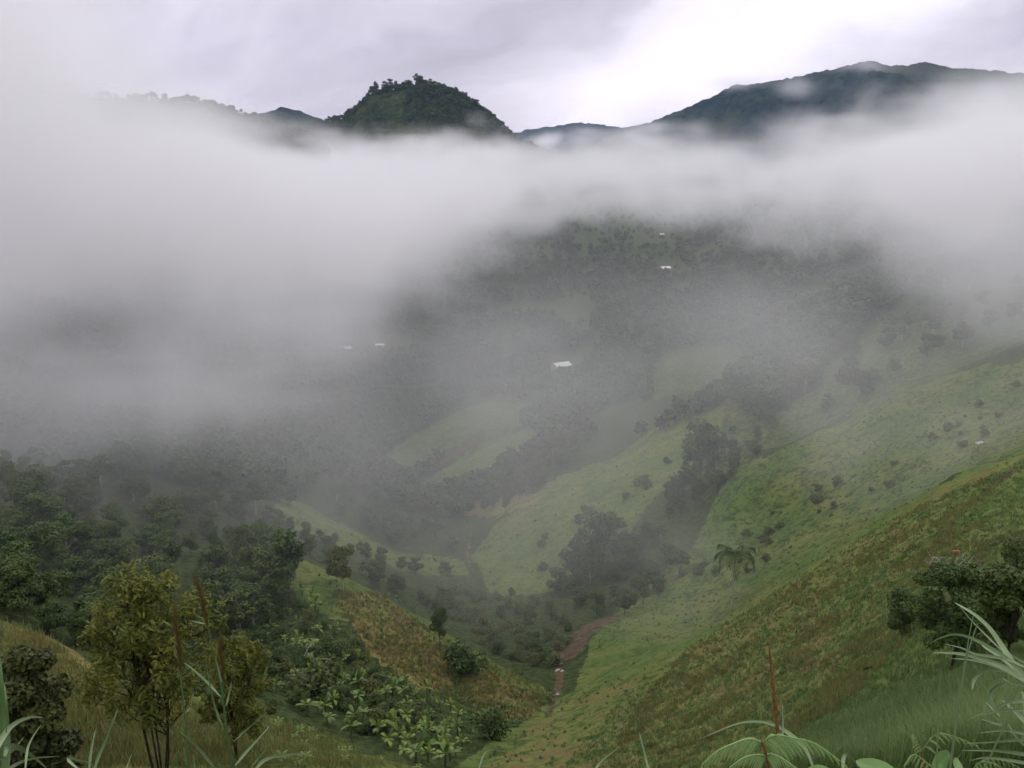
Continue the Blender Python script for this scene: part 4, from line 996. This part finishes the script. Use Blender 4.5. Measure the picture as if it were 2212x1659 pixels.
# broad leaves low at the front
def broad(px, r0, conv, lv, label):
    o = tag(empty('broad_leaf_plant', ground_root(px, r0)), label, 'leafy plant'); O = np.array(o.location)
    for mid, w_, tn in lv:
        s = spline(pxp(conv, mid, r0, .2)); t = np.linspace(0, 1, len(s)); view = s / np.linalg.norm(s, axis=1)[:, None]
        m = MB(); m.strip(s - O, w_ * np.sin(np.pi * np.clip(.05 + .95 * t, 0, 1)) ** .7 + .002, np.cross(view, np.gradient(s, axis=0)) + view * .01, tn, .25); obj('leaf', m.mesh('leaf', M_fern), o)
    m = MB(); m.tube([(0, 0, 0), tuple((s[0] - O) * .5), tuple(s[0] - O)], .005, 5); obj('stem', m.mesh('stem', M_grass), o)
broad(870, 3.0, c1, [([(2150, 1380), (1900, 1260), (1690, 1185)], .055, .4), ([(1500, 1370), (1350, 1290), (1220, 1255)], .04, .4)], 'broad green leaf lying low right of the fern')
broad(935, 3.2, c2, [([(560, 1750), (650, 1600), (750, 1520)], .06, .25), ([(850, 1720), (820, 1640), (810, 1560)], .03, .3)], 'broad green leaf below the pale silvery fern')

# ---------------------------------------------------------------- valley fog: cloud of uneven density
def fog_tree(build, lo, hi, vox):
    g = bpy.data.node_groups.new('fog', 'GeometryNodeTree')
    g.interface.new_socket('Geometry', in_out='INPUT', socket_type='NodeSocketGeometry'); g.interface.new_socket('Geometry', in_out='OUTPUT', socket_type='NodeSocketGeometry')
    out = g.nodes.new('NodeGroupOutput'); vc = g.nodes.new('GeometryNodeVolumeCube'); sm = g.nodes.new('GeometryNodeSetMaterial')
    vc.inputs['Min'].default_value = lo; vc.inputs['Max'].default_value = hi
    for k, i in (('Resolution X', 0), ('Resolution Y', 1), ('Resolution Z', 2)): vc.inputs[k].default_value = max(4, int((hi[i] - lo[i]) / vox[i]))
    pos = g.nodes.new('GeometryNodeInputPosition'); s = g.nodes.new('ShaderNodeSeparateXYZ'); g.links.new(pos.outputs[0], s.inputs[0])
    d = build(g, pos.outputs[0], *(N(g, s.outputs[i]) for i in range(3)))
    g.links.new(d.s, vc.inputs['Density']); g.links.new(vc.outputs[0], sm.inputs['Geometry']); g.links.new(sm.outputs[0], out.inputs[0])
    return g, sm
def vol_mat(name, color, dens, aniso=.2):
    m = bpy.data.materials.new(name); m.use_nodes = True; nt = m.node_tree; nt.nodes.clear()
    pv = nt.nodes.new('ShaderNodeVolumePrincipled'); pv.inputs['Color'].default_value = color + (1,); pv.inputs['Anisotropy'].default_value = aniso
    pv.inputs['Density'].default_value = dens; pv.inputs['Density Attribute'].default_value = 'density' if dens == 1 else ''
    o = nt.nodes.new('ShaderNodeOutputMaterial'); nt.links.new(pv.outputs[0], o.inputs['Volume']); return m
M_fog = vol_mat('fog_vapour', (.984, .976, 1.0), 1.0, .15)
def valley(g, pos, x, y, z):
    r = (x * x + y * y).pw(.5); t = x / y.mx(1.0)
    nA = noise(g, pos, .0075, 5, .58, .3); nB = noise(g, pos, .02, 4, .6, .2); nC = noise(g, pos, .0042, 3, .5)
    nD = noise(g, comb(g, x, y * .6, z * .4), .0062, 4, .6, .4)
    nS = noise(g, comb(g, x * .45, y * .8, z * 1.5), .028, 5, .62, .5)
    zz = z + (nA - .5) * 115 + (nB - .5) * 80 + (nD - .5) * 85 + (nS - .5) * 44
    zu = z + (nA - .5) * 85 + (nB - .5) * 85 + (nD - .5) * 120 + (nS - .5) * 60
    Lf = t.sm(.06, -.16); Rt = t.sm(.22, .46); LL = t.sm(-.12, -.42)
    zb = -22.0 - Lf * 46 - LL * 15 - Rt * 18
    r0 = 520.0 - Lf * 130 - LL * 115 - Rt * 150
    zt = -10.0 + t.sm(-.18, -.50) * 125 + t.sm(.24, .52) * 24
    body = (zz - zb).sm(-20, 34) * (r - r0 + (nC - .5) * 130).sm(-60, 110) * (zu - zt).sm(9, -13)
    thin = 1.0 - t.sm(-.08, -.25) * z.sm(-15, 25) * (.86 - t.sm(-.37, -.50) * .5)
    dens = body * thin * (.14 + (nA * .45 + nB * .3 + nS * .25).sm(.36, .62) * 1.3) * .0125
    for px, py, rr_, rad, k in ((515, 335, 600, 60, .0020), (455, 375, 560, 50, .0020), (740, 343, 470, 36, .0036), (940, 300, 420, 55, .0028), (590, 330, 640, 50, .0014), (860, 470, 300, 60, .0022), (770, 500, 310, 55, .0022), (980, 400, 330, 60, .0026), (690, 545, 290, 42, .0018), (330, 400, 480, 80, .0012), (60, 470, 330, 80, .0020), (230, 440, 420, 80, .0020)):
        c = at(px, py, rr_ * .9)
        q = ((x - c.x) / (rad * 1.5)).pw(2.0) + ((y - c.y) / (rad * 1.3)).pw(2.0) + ((z - c.z) / (rad * .55)).pw(2.0)
        dens = dens + (q * -1.0).exp() * (nA * .4 + nB * .3 + nS * .3).sm(.40, .60) * k
    dens = dens + (r.sm(170, 420) * z.sm(-190, -60) * z.sm(20, -45) * (.1 + nA * 1.0 + nB * .8) * .00024) + r.sm(130, 320) * t.sm(-.10, -.34) * z.sm(-185, -80) * z.sm(0, -40) * (nA * .5 + nB * .5).sm(.32, .66) * .0023
    # ragged scraps of cloud on the upper and lower edges of the bank
    for px, py, rr_, rad, k in ((340, 158, 900, 30, .011), (405, 151, 900, 30, .012), (438, 143, 900, 22, .012), (472, 147, 950, 28, .012), (520, 153, 900, 28, .010), (600, 149, 950, 26, .011), (648, 142, 900, 22, .011), (700, 155, 900, 26, .010), (785, 147, 800, 28, .011), (838, 130, 750, 24, .010), (895, 112, 720, 24, .008), (935, 120, 700, 26, .009), (980, 112, 700, 26, .009), (1020, 112, 700, 28, .009), (230, 128, 900, 40, .006), (130, 118, 800, 40, .005),
                                (430, 245, 700, 36, .009), (475, 222, 760, 34, .009), (525, 205, 800, 30, .008), (600, 202, 900, 34, .009), (670, 205, 850, 30, .007), (740, 202, 800, 32, .008), (800, 216, 720, 30, .007), (860, 228, 600, 30, .006), (950, 250, 520, 34, .007), (385, 280, 620, 34, .006), (315, 315, 540, 34, .0035), (230, 365, 450, 34, .006), (120, 390, 380, 32, .006), (30, 420, 340, 30, .006), (1000, 290, 430, 28, .005)):
        c = at(px, py, rr_ * .92)
        q = (((x - c.x) / (rad * 2.0)).pw(2.0) + ((y - c.y) / (rad * 1.6)).pw(2.0) + ((z - c.z) / (rad * .75)).pw(2.0)).pw(.5)
        dens = dens + (1.0 - q + (nS - .5) * 2.6 + (nB - .5) * 1.8).sm(.12, .62) * (q * -1.0 + 1.9).mx(0.0).mn(1.0) * k
    return (dens * z.sm(128, 100)).mx(0.0)
g, sm = fog_tree(valley, (-1050, 120, -230), (900, 1500, 135), (7.5, 7.5, 5.0)); sm.inputs['Material'].default_value = M_fog
fo = obj('fog', bpy.data.meshes.new('fog')); md = fo.modifiers.new('fog', 'NODES'); md.node_group = g
fo.data.materials.append(M_fog); tag(fo, 'white valley fog lying between the slopes', kind='stuff')
# wisps of cloud clinging to the far mountains
def wisps(g, pos, x, y, z):
    nA = noise(g, pos, .006, 5, .6, .3); dens = None
    for px, py, rr_, rx, rz_, k in ((568, 138, 4300, 90, 26, .010), (545, 142, 4300, 60, 20, .007), (590, 131, 4300, 60, 16, .008), (620, 136, 3150, 60, 22, .007), (698, 130, 2950, 26, 26, .006), (660, 143, 2950, 50, 16, .006), (795, 88, 3050, 45, 26, .007), (872, 66, 3150, 70, 24, .007), (740, 84, 3150, 80, 16, .006), (880, 95, 2850, 70, 60, .005), (975, 90, 2850, 60, 60, .005), (660, 127, 3150, 80, 14, .006)):
        c = at(px, py, rr_)
        q = ((x - c.x) / rx).pw(2.0) + ((y - c.y) / 120.0).pw(2.0) + ((z - c.z) / rz_).pw(2.0)
        tm = (q * -1.0).exp() * k; dens = tm if dens is None else dens + tm
    return (dens * nA.sm(.40, .62)).mx(0.0)
g, sm = fog_tree(wisps, (0, 2700, -40), (1750, 4650, 430), (18, 24, 10)); sm.inputs['Material'].default_value = M_fog
fo = obj('cloud', bpy.data.meshes.new('cloud')); md = fo.modifiers.new('cloud', 'NODES'); md.node_group = g
fo.data.materials.append(M_fog); tag(fo, 'wisps of cloud clinging to the far mountains', kind='stuff')
# even haze
hz = MB(); hz.box(-4500, 5200, -60, 6200, -700, 700)
ho = obj('haze', hz.mesh('haze', vol_mat('haze_air', (.50, .68, 1.0), .00004, .1))); tag(ho, 'thin blue grey haze', kind='stuff')
